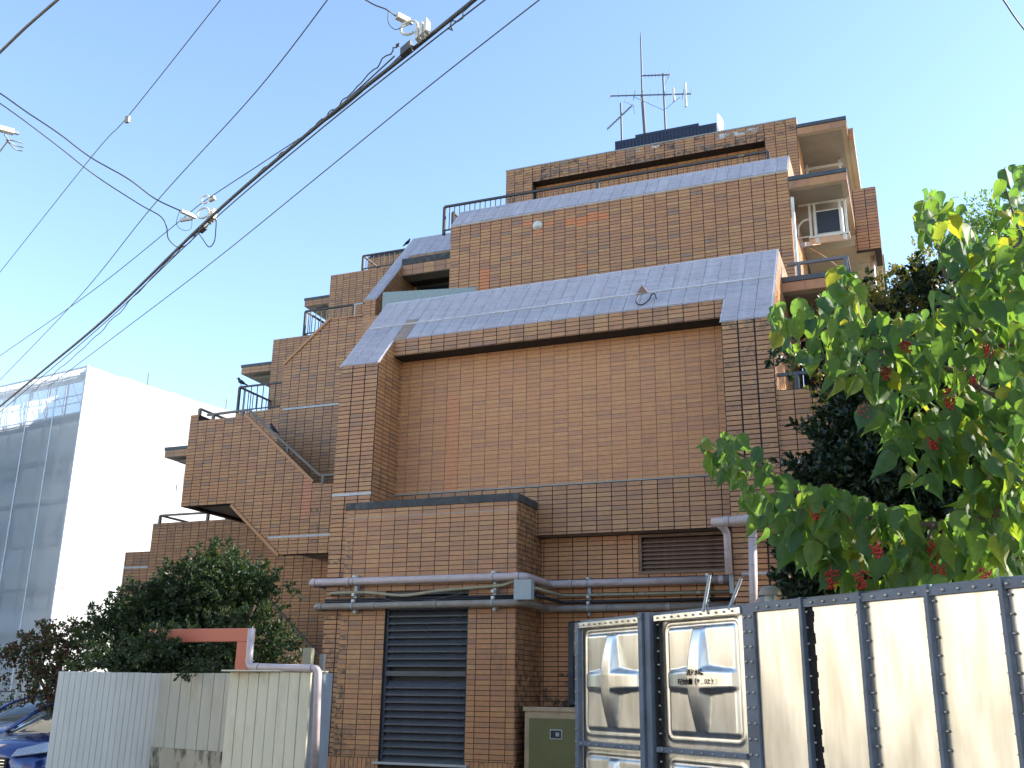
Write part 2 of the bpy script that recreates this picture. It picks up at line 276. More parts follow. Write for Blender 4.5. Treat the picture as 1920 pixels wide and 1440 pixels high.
# ------------------------------------------------------------ the apartment building
BLD=empty('apartment_building',(-5,18,0),'stepped brown tiled apartment block with sloping pale parapets, filling the middle','building')
MU,MV=.237,.0714
TILES=[]   # (O,U,V,N,polygon,tone,grime_shade,full,mat)
def clip(poly,cv):
    out=poly
    n=len(cv)
    for i in range(n):
        ax,ay=cv[i]; bx,by=cv[(i+1)%n]; inp=out; out=[]
        if not inp: return []
        def side(p): return (bx-ax)*(p[1]-ay)-(by-ay)*(p[0]-ax)
        for k in range(len(inp)):
            p=inp[k]; q=inp[(k+1)%len(inp)]; sp,sq=side(p),side(q)
            if sp>=-1e-9: out.append(p)
            if (sp>1e-9 and sq<-1e-9) or (sp<-1e-9 and sq>1e-9):
                t=sp/(sp-sq); out.append((p[0]+(q[0]-p[0])*t,p[1]+(q[1]-p[1])*t))
    return out
def tiles(O,U,V,strips,u0=None,v0=None,mat='t',orange=0.,grime=None,special=None,mu=MU,mv=MV,ju=.014,jv=.0108,off=0.,single=False,holes=()):
    """lay tiles on a wall; strips=[(u,vb,vt),...]; trapezoids between successive entries"""
    O,U,V=Vector(O),Vector(U),Vector(V); N=U.cross(V)
    seed=R.random()*1000
    if u0 is None: u0=strips[0][0]
    if v0 is None: v0=max(s[2] for s in strips)
    pieces=[]
    for a,c in zip(strips[:-1],strips[1:]):
        if c[0]-a[0]<1e-4: continue
        todo=[(a,c)]
        for h in holes:
            nx=[]
            for (p,q) in todo:
                h0,h1=max(h[0],p[0]),min(h[1],q[0])
                if h1<=h0 or h[2]>=p[2] or h[3]<=p[1]: nx.append((p,q)); continue
                if h0>p[0]: nx.append((p,(h0,p[1],p[2])))
                if h1<q[0]: nx.append(((h1,p[1],p[2]),q))
                if h[2]>p[1]: nx.append(((h0,p[1],h[2]),(h1,p[1],h[2])))
                if h[3]<p[2]: nx.append(((h0,h[3],p[2]),(h1,h[3],p[2])))
            todo=nx
        pieces+=todo
    for a,c in pieces:
        cv=[(a[0],a[1]),(c[0],c[1]),(c[0],c[2]),(a[0],a[2])]
        i0=int(math.floor((a[0]-u0)/mu)); i1=int(math.ceil((c[0]-u0)/mu))
        lo=min(a[1],c[1]); hi=max(a[2],c[2])
        j0=int(math.floor((lo-v0)/mv)); j1=int(math.ceil((hi-v0)/mv))
        for i in range(i0,i1):
            for j in range(j0,j1):
                q=[(u0+i*mu+ju/2,v0+j*mv+jv/2),(u0+(i+1)*mu-ju/2,v0+j*mv+jv/2),(u0+(i+1)*mu-ju/2,v0+(j+1)*mv-jv/2),(u0+i*mu+ju/2,v0+(j+1)*mv-jv/2)]
                p=clip(q,cv)
                if len(p)<3: continue
                ar=sum(p[k][0]*p[(k+1)%len(p)][1]-p[(k+1)%len(p)][0]*p[k][1] for k in range(len(p)))/2
                if ar<.0004: continue
                cx=sum(x for x,_ in p)/len(p); cy=sum(y for _,y in p)/len(p)
                rr=random.Random(hash((i,j,int(seed*10)))&0xffffffff); tone=rr.random()*.999
                if orange and rr.random()<orange: tone=1.2
                if special:
                    s_=special(cx,cy,i,j,rr)
                    if s_ is not None: tone=s_
                g=grime(cx,cy,rr) if grime else 0.
                TILES.append((O,U,V,N,p,tone,g,ar>.985*(mu-ju)*(mv-jv) and single,mat,off+rr.uniform(-.001,.001)))
X0=Vector((1,0,0)); Z0=Vector((0,0,1)); Y1=Vector((0,1,0))
def front(Y,strips,**k): tiles((0,Y,0),X0,Z0,strips,**k)       # faces -Y
def side(X,strips,**k): tiles((X,0,0),Y1,Z0,strips,**k)        # faces +X ; u = y
def sideL(X,strips,**k): tiles((X,0,0),-Y1,Z0,strips,**k)      # faces -X ; u=-y
def top_grime(zt,h=.35,a=.9): return lambda x,z,r:(a*max(0,1-(zt-z)/h) if z<zt+.02 else 0.)
def wall(name,mk,mat,label=None):
    o=mk.build(name,mat,BLD)
    if label: o['label']=label
    return o
XL,XR=-8.66,-1.62; PL=XL+.711; PR=XR-.711; K=1.136
Y0=13.90; ZP=6.76; YC=15.37; ZC=8.43; YBM=14.38; ZBT=ZP+(YBM-Y0)*K; ZBB=7.0
YPN=14.72; YBD=14.655; YRC=14.93; YBK=13.86; XB0,XB1=-8.33,-5.454
# --- ground + first storeys: two piers with sloping heads
for (a,c,nm) in ((XL,PL,'left'),(PR,XR,'right')):
    wall('wall',MB().prism([(Y0,0),(Y0,ZP),(YC,ZC),(18.,ZC),(18.,0)],'x',a,c),m_grout,'tile clad pier')
wall('wall',MB().box(PL,PR,YPN,18,ZBB-.02,7.02).box(PL,PR,YPN,18,3.9,ZBB-.03),m_groutp,'recessed pale tan tiled panel')
wall('wall',MB().prism([(YBM,ZBB),(YBM,ZBT),(YC,ZC),(18,ZC),(18,ZBB)],'x',PL+.001,PR-.001),m_grout)
wall('wall',MB().box(PL,PR,YBD,YPN-.002,3.9,4.66),m_grout)
wall('wall',MB().box(PL,-3.88,YRC,18,0,3.89).box(-3.88,PR,YRC,18,0,3.32).box(-3.88,PR,YRC,18,3.87,3.89).box(-3.88,PR,YRC+.16,18,3.32,3.87),m_grout)
wall('plinth_coping',MB().box(PL,PR,YBD-.012,YPN+.01,4.662,4.685),m_conc)
front(Y0,[(XL,.65,ZP),(PL,.65,ZP)],u0=XL,grime=lambda x,z,r:max(top_grime(ZP,.3,.5)(x,z,r),.8 if (x<XL+.5 and z<3.6 and r.random()<.35) else 0, .75 if (z<2.2 and x<-8.25) else 0),ju=.019,jv=.0125,single=True)
front(Y0,[(PR,.65,ZP),(XR,.65,ZP)],u0=PR,grime=lambda x,z,r:max(top_grime(ZP,.32,1.)(x,z,r),.6*(r.random()<.12)),ju=.024,jv=.014,single=True)
for a,c in ((XL,PL),(PR,XR)): front(Y0,[(a,.0,.645),(c,.0,.645)],u0=a,v0=.645,mu=.0714,mv=.237,ju=.009,grime=lambda x,z,r:.8*(r.random()<.3))
side(PL,[(Y0,4.69,ZP),(YBM,4.69,ZBT),(YPN,4.69,ZBB+.2)],u0=Y0); side(PL,[(Y0,.65,4.68),(YPN,.65,4.68)],u0=Y0)
side(XR,[(Y0,.65,ZP),(YC,.65,ZC),(18.,.65,ZC)],u0=Y0)
def pan_special(x,z,i,j,r):
    if -7.02<x<-6.78 and z<6.3: return 1.2 if r.random()<.8 else 1.6
front(YPN,[(PL,4.69,ZBB+.1),(PR,4.69,ZBB+.1)],u0=PR-24*MU,mat='p',special=pan_special,ju=.009,jv=.007)
front(YBD,[(PL,3.9,4.655),(PR,3.9,4.655)],u0=PR-24*MU,grime=top_grime(4.66,.12,.5))
front(YBM,[(PL,ZBB,ZBT-.01),(PR,ZBB,ZBT-.01)],u0=PL,grime=lambda x,z,r:max(0,(x+5.5)/4)*top_grime(ZBT,.14,1)(x,z,r)+max(0,.7*(1-(z-ZBB)/.12))*(r.random()<.5))
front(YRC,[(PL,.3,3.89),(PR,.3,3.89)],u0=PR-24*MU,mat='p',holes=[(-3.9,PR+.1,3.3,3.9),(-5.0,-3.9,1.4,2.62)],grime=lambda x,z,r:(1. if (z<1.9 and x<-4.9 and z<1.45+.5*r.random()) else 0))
# --- sloping pale heads (thing > roof_slope > stuff tiles)
def slope(poly_strips,O,V,extra=None,seams=()):
    tiles(O,X0,V,poly_strips,mat='s',mv=.0714,ju=.009,jv=.004,off=.0,special=extra)
SV=Vector((0,1,K)).normalized(); SL=(Vector((0,YC,ZC))-Vector((0,Y0,ZP))).length; SB=(Vector((0,YBM,ZBT))-Vector((0,Y0,ZP))).length
wall('sloping_parapet',MB().add([(XL-.02,Y0-.02,ZP-.02),(PL+.02,Y0-.02,ZP-.02),(PL+.02,YBM-.02,ZBT-.02),(PR-.02,YBM-.02,ZBT-.02),(PR-.02,Y0-.02,ZP-.02),(XR+.02,Y0-.02,ZP-.02),(XR+.02,YC,ZC+.006),(XL-.02,YC,ZC+.006)],[(0,1,2,7),(2,3,6,7),(3,4,5,6)]),m_grouts,'bleached lavender grey sloping tile head')
def s1x(x,v,i,j,r):
    if -7.95<x<-7.70 and .62<v<1.45 : return 1.2
def seam(x,v,i,j,r): return None
slope([(XL,0,SL-.02),(PL,0,SL-.02)],(0,Y0-.012,ZP-.01),SV,s1x); slope([(PL,SB,SL-.02),(PR,SB,SL-.02)],(0,Y0-.012,ZP-.01),SV,s1x); slope([(PR,0,SL-.02),(XR,0,SL-.02)],(0,Y0-.012,ZP-.01),SV)
q=Vector((0,Y0-.012,ZP-.01))+SV*(SL*.56)
wall('sealant_strip',MB().obox((-5.14,q.y-.012,q.z+.010),X0,SV,X0.cross(SV),3.5,.012,.012),m_grouts)
# terrace top over the first block
wall('terrace_slab',MB().box(XL,XR,YC,18,ZC-.3,ZC-.001),m_conc)
# --- vent block
LX0,LX1,LZ0,LZ1=-7.57,-6.19,.60,3.02
wall('wall',MB().box(XB0,LX0,YBK,YRC,0,4.30).box(LX1,XB1,YBK,YRC,0,4.30).box(LX0,LX1,YBK,YRC,LZ1,4.30).box(LX0,LX1,YBK,YRC,0,LZ0).box(LX0,LX1,YBK+.2,YRC,LZ0,LZ1),m_grout,'projecting tiled vent block')
def bg_(x,z,r):
    g=.0
    if x<XB0+.24 and z<4.1: g=.95*(r.random()<.55)
    if z<1.1 and x<-7.9: g=max(g,.5)
    return g
front(YBK,[(XB0,.65,4.30),(XB1,.65,4.30)],u0=XB1-.13-12*MU,v0=4.17,grime=bg_,single=True,holes=[(LX0,LX1,LZ0,LZ1)],ju=.0105,jv=.0085)
front(YBK,[(XB0,.0,.645),(XB1,.0,.645)],u0=XB0,v0=.645,mu=.0714,mv=.237,ju=.008,holes=[(LX0,LX1,.5,1)],grime=lambda x,z,r:.7*(r.random()<.2))
side(XB1,[(YBK,.3,4.30),(YRC,.3,4.30)],u0=YBK+.11,v0=4.17,grime=lambda x,z,r:(1. if z<2.1+.4*r.random()-.2 else .65))  # side face shade put into the tile colour, plus black grime low down
wall('coping',MB().box(XB0-.03,XB1+.03,YBK-.03,YRC-.28,4.302,4.415),m_copingm,'mossy dark metal coping on the vent block')
wall('drip_groove',MB().box(XB0,XB1,YBK-.014,YBK-.001,4.163,4.175),m_conc)
# ground louvre
lv=wall('louvre',MB().box(LX0+.002,LX0+.04,YBK+.05,YBK+.15,LZ0,LZ1).box(LX1-.04,LX1-.002,YBK+.05,YBK+.15,LZ0,LZ1).box(LX0+.04,LX1-.04,YBK+.05,YBK+.15,LZ1-.05,LZ1).box(LX0+.04,LX1-.04,YBK+.045,YBK+.15,1.79,1.86),m_louvre,'tall dark slatted ventilation louvre')
MB().box(LX0-.06,LX1+.05,YBK-.06,YBK+.05,LZ0-.035,LZ0-.002).build('sill',m_galv,lv)
MB().box(LX0+.04,LX1-.04,YBK+.155,YBK+.16,LZ0,LZ1-.05).build('backing',m_dark,lv)
sm=None; ns=23; pitch=(LZ1-.06-LZ0)/ns
for i in range(ns):
    z=LZ0+pitch*(i+.5)
    if abs(z-1.825)<.06: continue
    if sm is None:
        bb=MB(); ca,sa=math.cos(math.radians(52)),math.sin(math.radians(52))
        bb.obox((0,0,0),(1,0,0),(0,ca,sa),(0,-sa,ca),(LX1-LX0)/2-.045,.058,.004)
        bb.box(-(LX1-LX0)/2+.045,(LX1-LX0)/2-.045,-.046,-.034,-.062,-.042)
        for xx in (-.55,0,.55): bb.box(xx-.010,xx+.010,-.056,-.047,-.07,-.045)
        sm=bb.mesh('slat',m_louvre)
    o=bpy.data.objects.new('slat',sm); COL.objects.link(o); o.parent=lv; o.location=Vector(((LX0+LX1)/2,YBK+.09,z))-woff(lv)
# rust louvre under the band
rl=wall('louvre',MB().box(-3.89,-3.85,YRC-.02,YRC+.05,3.31,3.88).box(-3.85,PR,YRC-.02,YRC+.05,3.84,3.88).box(-3.91,PR,YRC-.045,YRC+.05,3.295,3.325),m_rust,'low rust brown ventilation louvre')
sm=None
for i in range(8):
    if sm is None:
        bb=MB(); bb.obox((0,0,0),(1,0,0),(0,.75,.66),(0,-.66,.75),(PR+3.85)/2-.003,.045,.004).box(-(PR+3.85)/2+.003,(PR+3.85)/2-.003,-.045,-.033,-.045,-.028); sm=bb.mesh('slat',m_rust)
    o=bpy.data.objects.new('slat',sm); COL.objects.link(o); o.parent=rl; o.location=Vector(((PR-3.85)/2,YRC+.05,3.365+i*.062))-woff(rl)
wall('backing',MB().box(-3.85,PR-.002,YRC+.15,YRC+.155,3.325,3.84),m_dark)
wn=wall('window',MB().box(-5.0,-4.93,YRC-.05,YRC-.01,1.42,2.6).box(-4.93,-4.2,YRC-.05,YRC-.01,2.54,2.6).box(-4.93,-4.2,YRC-.05,YRC-.01,1.42,1.48),m_coping,'narrow dark window behind the tank')
MB().box(-4.93,-4.2,YRC-.035,YRC-.02,1.48,2.54).build('pane',m_glass,wn)
# --- second block (set back)
S2Y=18.0; S2T=11.23; C2Y=18.5; C2Z=11.80; S2L=-8.69
wall('wall',MB().prism([(S2Y,8.2),(S2Y,S2T),(C2Y,C2Z),(21.,C2Z),(21,8.2)],'x',S2L,XR),m_grout,'set back second tiled front')
def s2s(x,z,i,j,r):
    for (a,c,lo,hi) in ((-7.95,-7.70,9.6,10.1),(-6.0,-5.2,10.8,10.95)):
        if a<x<c and lo<z<hi: return 1.2
    if z>9.7 and x<-5.5 and r.random()<.018: return 1.2
    if r.random()<.03: return 1.85
front(S2Y,[(S2L,8.4,S2T),(XR,8.4,S2T)],u0=S2L+.22,special=s2s,grime=lambda x,z,r:top_grime(S2T,.14,.7)(x,z,r)*(x<-6.2))
side(XR,[(S2Y,8.44,S2T),(C2Y,8.44,C2Z),(21.,8.44,C2Z)],u0=S2Y)
SV2=Vector((0,C2Y-S2Y,C2Z-S2T)); SL2=SV2.length; SV2n=SV2.normalized()
wall('sloping_parapet',MB().add([(S2L-.02,S2Y-.02,S2T-.02),(XR+.02,S2Y-.02,S2T-.02),(XR+.02,C2Y,C2Z+.006),(S2L-.02,C2Y,C2Z+.006)],[(0,1,2,3)]),m_grouts,'bleached lavender grey sloping tile head')
slope([(S2L,0,SL2-.02),(XR,0,SL2-.02)],(0,S2Y-.012,S2T-.01),SV2n)
wall('weathering_strip',MB().box(S2L,XR,S2Y-.016,S2Y-.011,S2T-.035,S2T-.012),m_band)
# --- third block (top storey)
S3Y=21.0; S3T=14.13; S3L=-8.67
wall('wall',MB().box(S3L,XR,S3Y+.28,29,11,S3T).box(S3L,-7.97,S3Y,S3Y+.279,11,S3T).box(-2.34,XR,S3Y,S3Y+.279,11,S3T).box(-7.97,-2.34,S3Y,S3Y+.279,13.68,S3T),m_grout,'top storey tiled front with long recess')
front(S3Y,[(S3L,11.,S3T-.03),(-7.97,11.,S3T-.03)],u0=S3L,v0=S3T-.03,grime=lambda x,z,r:.8*(r.random()<.3))
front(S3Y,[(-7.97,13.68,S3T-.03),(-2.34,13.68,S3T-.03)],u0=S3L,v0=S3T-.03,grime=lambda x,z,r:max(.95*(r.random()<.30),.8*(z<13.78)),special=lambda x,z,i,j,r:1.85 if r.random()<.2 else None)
front(S3Y,[(-2.34,11.,S3T-.03),(XR,11.,S3T-.03)],u0=XR-3*MU,v0=S3T-.03,grime=lambda x,z,r:.8*(z>13.7)*(r.random()<.5))
front(S3Y+.28,[(-7.97,11.,13.68),(-2.34,11.,13.68)],mat='p')
side(XR,[(S3Y,11.85,S3T-.03),(27.,11.85,S3T-.03)],u0=S3Y,v0=S3T-.03)
wall('coping',MB().box(S3L-.01,XR+.01,S3Y-.015,S3Y+.25,S3T-.028,S3T+.004),m_conc)
m_lime=M('lime_bloom',(.55,.52,.48),.9,.3,9,dirt=(.28,.18,.12),dscale=6,damt=1,dthr=(.42,.55))
for a_,c_,z0_,z1_ in ((-3.42,-2.45,13.93,14.05),(-4.95,-4.75,14.0,14.06),(-5.32,-5.22,13.99,14.05)): wall('lime_stain',MB().box(a_,c_,S3Y-.0145,S3Y-.0115,z0_,z1_),m_lime)
# --- pier 2 and loggia between it and the second front
P2L,P2R,P2Y,P2Z=-11.39,-11.09,19.1,10.28
PT=(21.38,12.87); BM2=(20.63,12.01)
wall('wall',MB().prism([(P2Y,0),(P2Y,P2Z),PT,(23,PT[1]),(23,0)],'x',P2L,P2R),m_grout,'slim tiled pier with sloping head')
front(P2Y,[(P2L,8,P2Z),(P2R,8,P2Z)],u0=P2L-.05)
side(P2R,[(P2Y,8.4,P2Z),(BM2[0],8.4,BM2[1]),(PT[0],8.4,BM2[1])],u0=P2Y)
k2=(Vector((0,PT[0]-P2Y,PT[1]-P2Z))); L2=k2.length; k2n=k2.normalized(); LB=Vector((0,BM2[0]-P2Y,BM2[1]-P2Z)).length
wall('sloping_parapet',MB().add([(P2L-.02,P2Y-.02,P2Z-.02),(P2R+.02,P2Y-.02,P2Z-.02),(P2R+.02,BM2[0]-.02,BM2[1]-.02),(S2L+.1,BM2[0]-.02,BM2[1]-.02),(S2L+.1,PT[0],PT[1]+.006),(P2L-.02,PT[0],PT[1]+.006)],[(0,1,2,5),(2,3,4,5)]),m_grouts,'bleached lavender grey sloping tile head')
slope([(P2L,0,L2-.02),(P2R,0,L2-.02)],(0,P2Y-.012,P2Z-.01),k2n); slope([(P2R,LB,L2-.02),(S2L,LB,L2-.02)],(0,P2Y-.012,P2Z-.01),k2n)
wall('wall',MB().prism([(BM2[0],11.77),(BM2[0],BM2[1]),PT,(23,PT[1]),(23,11.3),(BM2[0]+.02,11.3),(BM2[0]+.02,11.77)],'x',P2R,S2L+.5),m_grout)
front(BM2[0],[(P2R,11.77,BM2[1]-.01),(S2L,11.77,BM2[1]-.01)],u0=P2R,v0=BM2[1]-.01)
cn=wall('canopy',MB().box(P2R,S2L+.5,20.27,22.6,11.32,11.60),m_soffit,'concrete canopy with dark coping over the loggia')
MB().box(P2R,S2L+.5,20.25,20.62,11.602,11.77).build('coping',m_copingm,cn)
front(20.27,[(P2R,11.325,11.60),(S2L,11.325,11.60)],mu=.3,mv=.137,v0=11.6)
wall('wall',MB().box(P2R,S2L+.5,20.95,21.2,8.4,11.32),m_groutp)
LWZ=at(766,541.5,Y=20.95).z
front(20.95,[(P2R,8.4,11.32),(S2L+.4,8.4,11.32)],mat='p',mu=.31,mv=.25,v0=11.32,holes=[(P2R+.1,S2L+.5,8.4,LWZ-.01)])
wn=wall('window',MB().box(P2R+.1,P2R+.17,20.9,20.96,9.,LWZ).box(P2R+.17,S2L+.4,20.9,20.96,LWZ-.06,LWZ).box(-9.75,-9.68,20.9,20.96,9,LWZ-.06),m_dark,'dark loggia window')
MB().box(P2R+.17,-9.75,20.93,20.95,9,LWZ-.06).build('pane',m_glass,wn)
MB().box(-9.68,-8.4,20.92,20.95,9,LWZ-.06).build('pane',M('navy_shutter',(.03,.035,.055),.4,.2,8),wn)
p0=at(718,548,Y=16.6); p1=at(893,538,Y=16.6)
wall('terrace_screen',MB().prism([(p0.x,8.43),(p1.x,8.43),(p1.x,p1.z),(p0.x,p0.z)],'y',16.6,16.615),M('frosted_corrugated_sheet',(.24,.29,.29),.35,.15,12,dirt=(.15,.18,.18),dscale=5,damt=.5,stretch=(8,1,1)),'pale frosted sheet screen')
# --- left stepped wing
WB=[(-13.47,0,8.89),(-12.24,0,9.92),(-11.4,0,9.86),(XL+.05,0,9.86)]
def bodystrip(Y,Yb,strips,mat=m_grout,label=None):
    mb=MB()
    for a,c in zip(strips[:-1],strips[1:]):
        mb.prism([(a[0],a[1]),(c[0],c[1]),(c[0],c[2]),(a[0],a[2])],'y',Y,Yb)
    return wall('wall',mb,mat,label)
bodystrip(19.1,21.7,WB,label='tiled wall with slanted left shoulder')
front(19.1,WB,u0=-13.47,v0=9.86,special=lambda x,z,i,j,r:1.85 if (r.random()<.03) else None)
wall('tile_edging',MB().bar((-13.47,19.085,8.93),(-12.24,19.085,9.96),.05,.06).box(-12.24,-11.4,19.07,19.12,9.90,9.935),m_tile)
WD=[(-16.72,0,8.72),(-13.47,0,8.74)]; bodystrip(21.7,23.2,[(-16.72,0,8.72),(-9,0,8.72)]); front(21.7,WD,u0=-16.72,v0=8.74)
WC_=[(-16.79,8.7,11.34),(-11,8.7,11.34)]; bodystrip(23.2,25.2,WC_); front(23.2,WC_,u0=-16.79,v0=11.34)
WA=[(-16.3,11.3,14.1),(-11,11.3,14.1)]; bodystrip(25.2,27,[(-16.3,11.3,14.1),(-9,11.3,14.1)]); front(25.2,WA,u0=-16.3,v0=14.1)
wall('wall',MB().box(-16.0,-9,25.6,32,0,14.0),m_plaster); wall('wall',MB().box(-16.5,-9,23.3,25.5,0,11.2),m_plaster)
# small pale roof storey at far left top
bx=at(691,475,Y=26.6); by=at(770,458,Y=26.6)
wall('wall',MB().prism([(26.6,14.0),(26.6,bx.z-.18),(26.75,bx.z),(29,bx.z),(29,14.0)],'x',bx.x,by.x+2),m_grout)
front(26.6,[(bx.x,14.1,bx.z-.2),(by.x+2,14.1,bx.z-.2)])
wall('sloping_parapet',MB().add([(bx.x-.02,26.57,bx.z-.2),(by.x+2,26.57,bx.z-.2),(by.x+2,27.2,bx.z+.16),(bx.x+.35,27.2,bx.z+.16)],[(0,1,2,3)]),m_grouts,'pale sloping cap behind the top left railing')
# left canopies
for (tx,rx,yy,zz,yb) in ((-17.87,-16.3,26.2,13.9,28.5),(-18.58,-16.79,24.2,11.05,26.5),(-19.46,-16.72,22.3,8.1,25)):
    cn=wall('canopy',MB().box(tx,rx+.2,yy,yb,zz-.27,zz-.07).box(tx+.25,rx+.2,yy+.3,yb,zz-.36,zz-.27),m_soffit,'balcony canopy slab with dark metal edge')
    MB().box(tx-.02,rx+.2,yy-.02,yb+.02,zz-.068,zz+.02).build('coping',m_coping,cn)
    front(yy,[(tx,zz-.27,zz-.07),(rx,zz-.27,zz-.07)],mu=.34,mv=.1,v0=zz-.07)
wn=wall('window',MB().box(-17.75,-17.68,24.6,24.66,8.9,10.75).box(-17.68,-16.7,24.6,24.66,10.65,10.75).box(-17.68,-16.7,24.6,24.66,9.0,9.1),m_white,'white framed window under the left canopy')
MB().box(-17.68,-16.7,24.62,24.64,9.1,10.65).build('pane',m_glass,wn)
wn=wall('window',MB().box(-12.62,-11.5,19.09,19.098,9.93,9.94),m_rust); bpy.data.objects.remove(wn)
vn=wall('vent_opening',MB().box(-13.6,-12.55,25.18,25.196,12.15,12.62),m_rust,'small brown vent opening behind the railing')
# --- outside stair box
YE=17.7
EB=[(-14.84,5.38,7.29),(-13.53,5.38,7.31),(-13.37,5.25,7.31),(-12.2,4.25,6.34),(-11.5,4.25,5.70),(-10.99,4.24,5.66),(XL+.1,4.24,5.66)]
bodystrip(YE,YE+.18,EB,label='cantilevered tiled stair parapet')
wall('stair_soffit',MB().prism([(-14.70,5.44),(-13.5,5.44),(-12.15,4.32),(XL,4.32),(XL,4.6),(-12.0,4.6),(-13.4,5.7),(-14.70,5.7)],'y',YE+.18,19.99),m_soffit)
wall('wall',MB().box(-14.83,-14.70,YE+.181,20.04,5.38,7.43),m_grout)
wall('landing',MB().box(-14.7,-13.5,YE+.2,20.0,6.0,6.2),m_conc)
wall('stair_back_wall',MB().box(-14.84,-14.62,YE,YE+.9,7.29,7.45),m_grout); front(YE-.001,[(-14.84,7.29,7.45),(-14.62,7.29,7.45)],v0=7.31)
front(YE,EB,u0=-14.84,v0=7.31,special=lambda x,z,i,j,r:1.6 if(-11.72<x<-11.48 and z>5.0) else (1.85 if r.random()<.03 else None),grime=lambda x,z,r:(.9*(r.random()<.4) if -11.6<x<-11.35 and z<5.2 else 0))
wall('tile_edging',MB().bar((-13.37,YE-.015,7.34),(-11.5,YE-.015,5.72),.06,.06).bar((-13.50,YE-.015,5.34),(-12.2,YE-.015,4.23),.06,.06),m_tile)
# lower-left walls
WF=[(-18.35,0,4.83),(-17.6,0,4.83),(-17.599,0,5.52),(-10,0,5.52)]; bodystrip(20.05,21.69,[(-18.35,0,4.83),(-17.6,0,4.83)]); bodystrip(20.05,21.69,[(-17.6,0,5.52),(-13.3,0,5.52)])
front(20.05,[(-18.35,0,4.83),(-17.6,0,4.83)],u0=-17.6,v0=5.52); front(20.05,[(-17.6,0,5.52),(-13.47,0,5.52)],u0=-17.6,v0=5.52)
EL=[(-12.95,0,3.49),(-11.0,0,1.76)]
bodystrip(YE,YE+.15,EL,label='tiled parapet of the lowest stair flight'); front(YE,EL,u0=-14,v0=4)
wall('tile_edging',MB().bar((-12.95,YE-.01,3.52),(-11.0,YE-.01,1.79),.07,.06),m_tile)
# sealant bands
for (a,c,y,z) in ((XL,PL,Y0,4.57),(-13.4,XL,19.1,7.83),(-12.5,XL,YE,4.61),(-16.8,-15.6,23.2,10.0),(-16.3,-13.5,25.2,13.0),(-18.35,-17.6,20.05,4.45),(-14.,-12.7,20.05,3.9)):
    wall('sealant_strip',MB().box(a,c,y-.014,y-.0095,z-.022,z+.022),m_band)
# --- right side balconies
def fascia(Y,x0,x1,z0,z1,**k): front(Y,[(x0,z0,z1),(x1,z0,z1)],mu=.36,mv=(z1-z0)/1.0,v0=z1,ju=.01,**k)
def balcony(y0,y1,x1,zt,th=.25,cop=.085,lab='balcony slab with dark metal edge and brown tile fascia'):
    cn=wall('balcony_slab',MB().box(XR+.01,x1,y0,y1,zt-th,zt-cop),m_plaster,lab)
    MB().box(XR+.01,x1+.02,y0-.03,y1+.02,zt-cop+.002,zt).build('coping',m_coping,cn)
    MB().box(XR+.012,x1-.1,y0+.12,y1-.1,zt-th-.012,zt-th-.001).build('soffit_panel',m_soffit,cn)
    fascia(y0,XR+.012,x1,zt-th,zt-cop); side(x1,[(y0,zt-th,zt-cop),(y1,zt-th,zt-cop)],mu=.36,mv=(th-cop),v0=zt-cop)
    return cn
balcony(21.,26.2,-.57,13.93); balcony(18.0,20.5,-.57,11.07); balcony(15.55,18.,-.57,8.0)
cn=wall('balcony_slab',MB().box(-1.60,-.10,20.5,21.45,10.58,10.72).box(-1.60,-.57,21.45,27,10.58,10.72),m_plaster,'deeper cream soffit beneath the tiled balcony front')
wall('balcony_front',MB().box(-.58,-.10,20.5,20.62,10.45,11.86).box(-.22,-.10,20.62,21.45,10.45,11.86),m_grout,'tiled balcony front standing out on the right side')
front(20.5,[(-.58,10.46,11.86),(-.10,10.46,11.86)],u0=-.55); side(-.10,[(20.5,10.46,11.86),(21.45,10.46,11.86)],u0=20.5)
fa=at(1641,479,Y=30.); fb=at(1661,517,Y=30.)
wall('balcony_front',MB().box(fa.x,fb.x,30.,31,fb.z,fa.z).box(fa.x,fb.x,30.02,31,fb.z-.22,fb.z),m_grout,'farthest tiled balcony front on the right side'); front(30.,[(fa.x,fb.z,fa.z),(fb.x,fb.z,fa.z)])
wall('balcony_slab',MB().box(-.56,-.44,21.6,25.5,13.66,13.96),m_plaster); front(21.6,[(-.56,13.66,13.96),(-.44,13.66,13.96)])
wall('wall',MB().box(XR+.0,-.62,26.2,29,0,13.6),m_plaster,'cream plastered balcony end wall'); wall('wall',MB().box(XR,-.62,23.5,26.2,0,10.57),m_plaster)
for i,(u,y) in enumerate(((1603,21.9),(1616,22.5),(1628,23.1),(1637,23.7))):
    x=at(u,520,Y=y).x; wall('balcony_fin',MB().box(x-.09,x,y,y+.5,0,10.57),m_plaster)
wall('balcony_slab',MB().box(-.57,-.12,21.46,26,10.575,10.70),m_plaster)
wall('drain_pipe',MB().tube([(-.30,21.2,10.6),(-.30,21.2,5)],.045,10),m_lilac,'pale drain pipe under the tiled balcony')
wall('drain_pipe',MB().tube([(XR+.06,17.93,10.6),(XR+.06,17.93,8.4)],.03,8),m_white,'thin white drain pipe at the wall corner')
# first floor balcony beside the right pier
wall('wall',MB().box(XR+.002,-.35,Y0+.05,Y0+.2,4.45,5.66).box(-.5,-.35,Y0+.2,18,4.45,5.66),m_grout,'tiled balcony parapet behind the leaves')
front(Y0+.05,[(XR+.005,4.45,5.65),(-.35,4.45,5.65)],u0=XR)
wall('balcony_slab',MB().box(XR+.002,-.35,Y0+.07,18,4.3,4.449),m_plaster); wall('sealant_strip',MB().box(XR+.01,-.35,Y0+.034,Y0+.041,4.60,4.65),m_band)
wall('wall',MB().box(XR+.03,-.6,17.9,18.2,0,7.7).box(-.42,-.36,15.7,18.2,5.67,7.74),m_grout)  # dark rear wall, and an added partition that keeps sun off the balcony
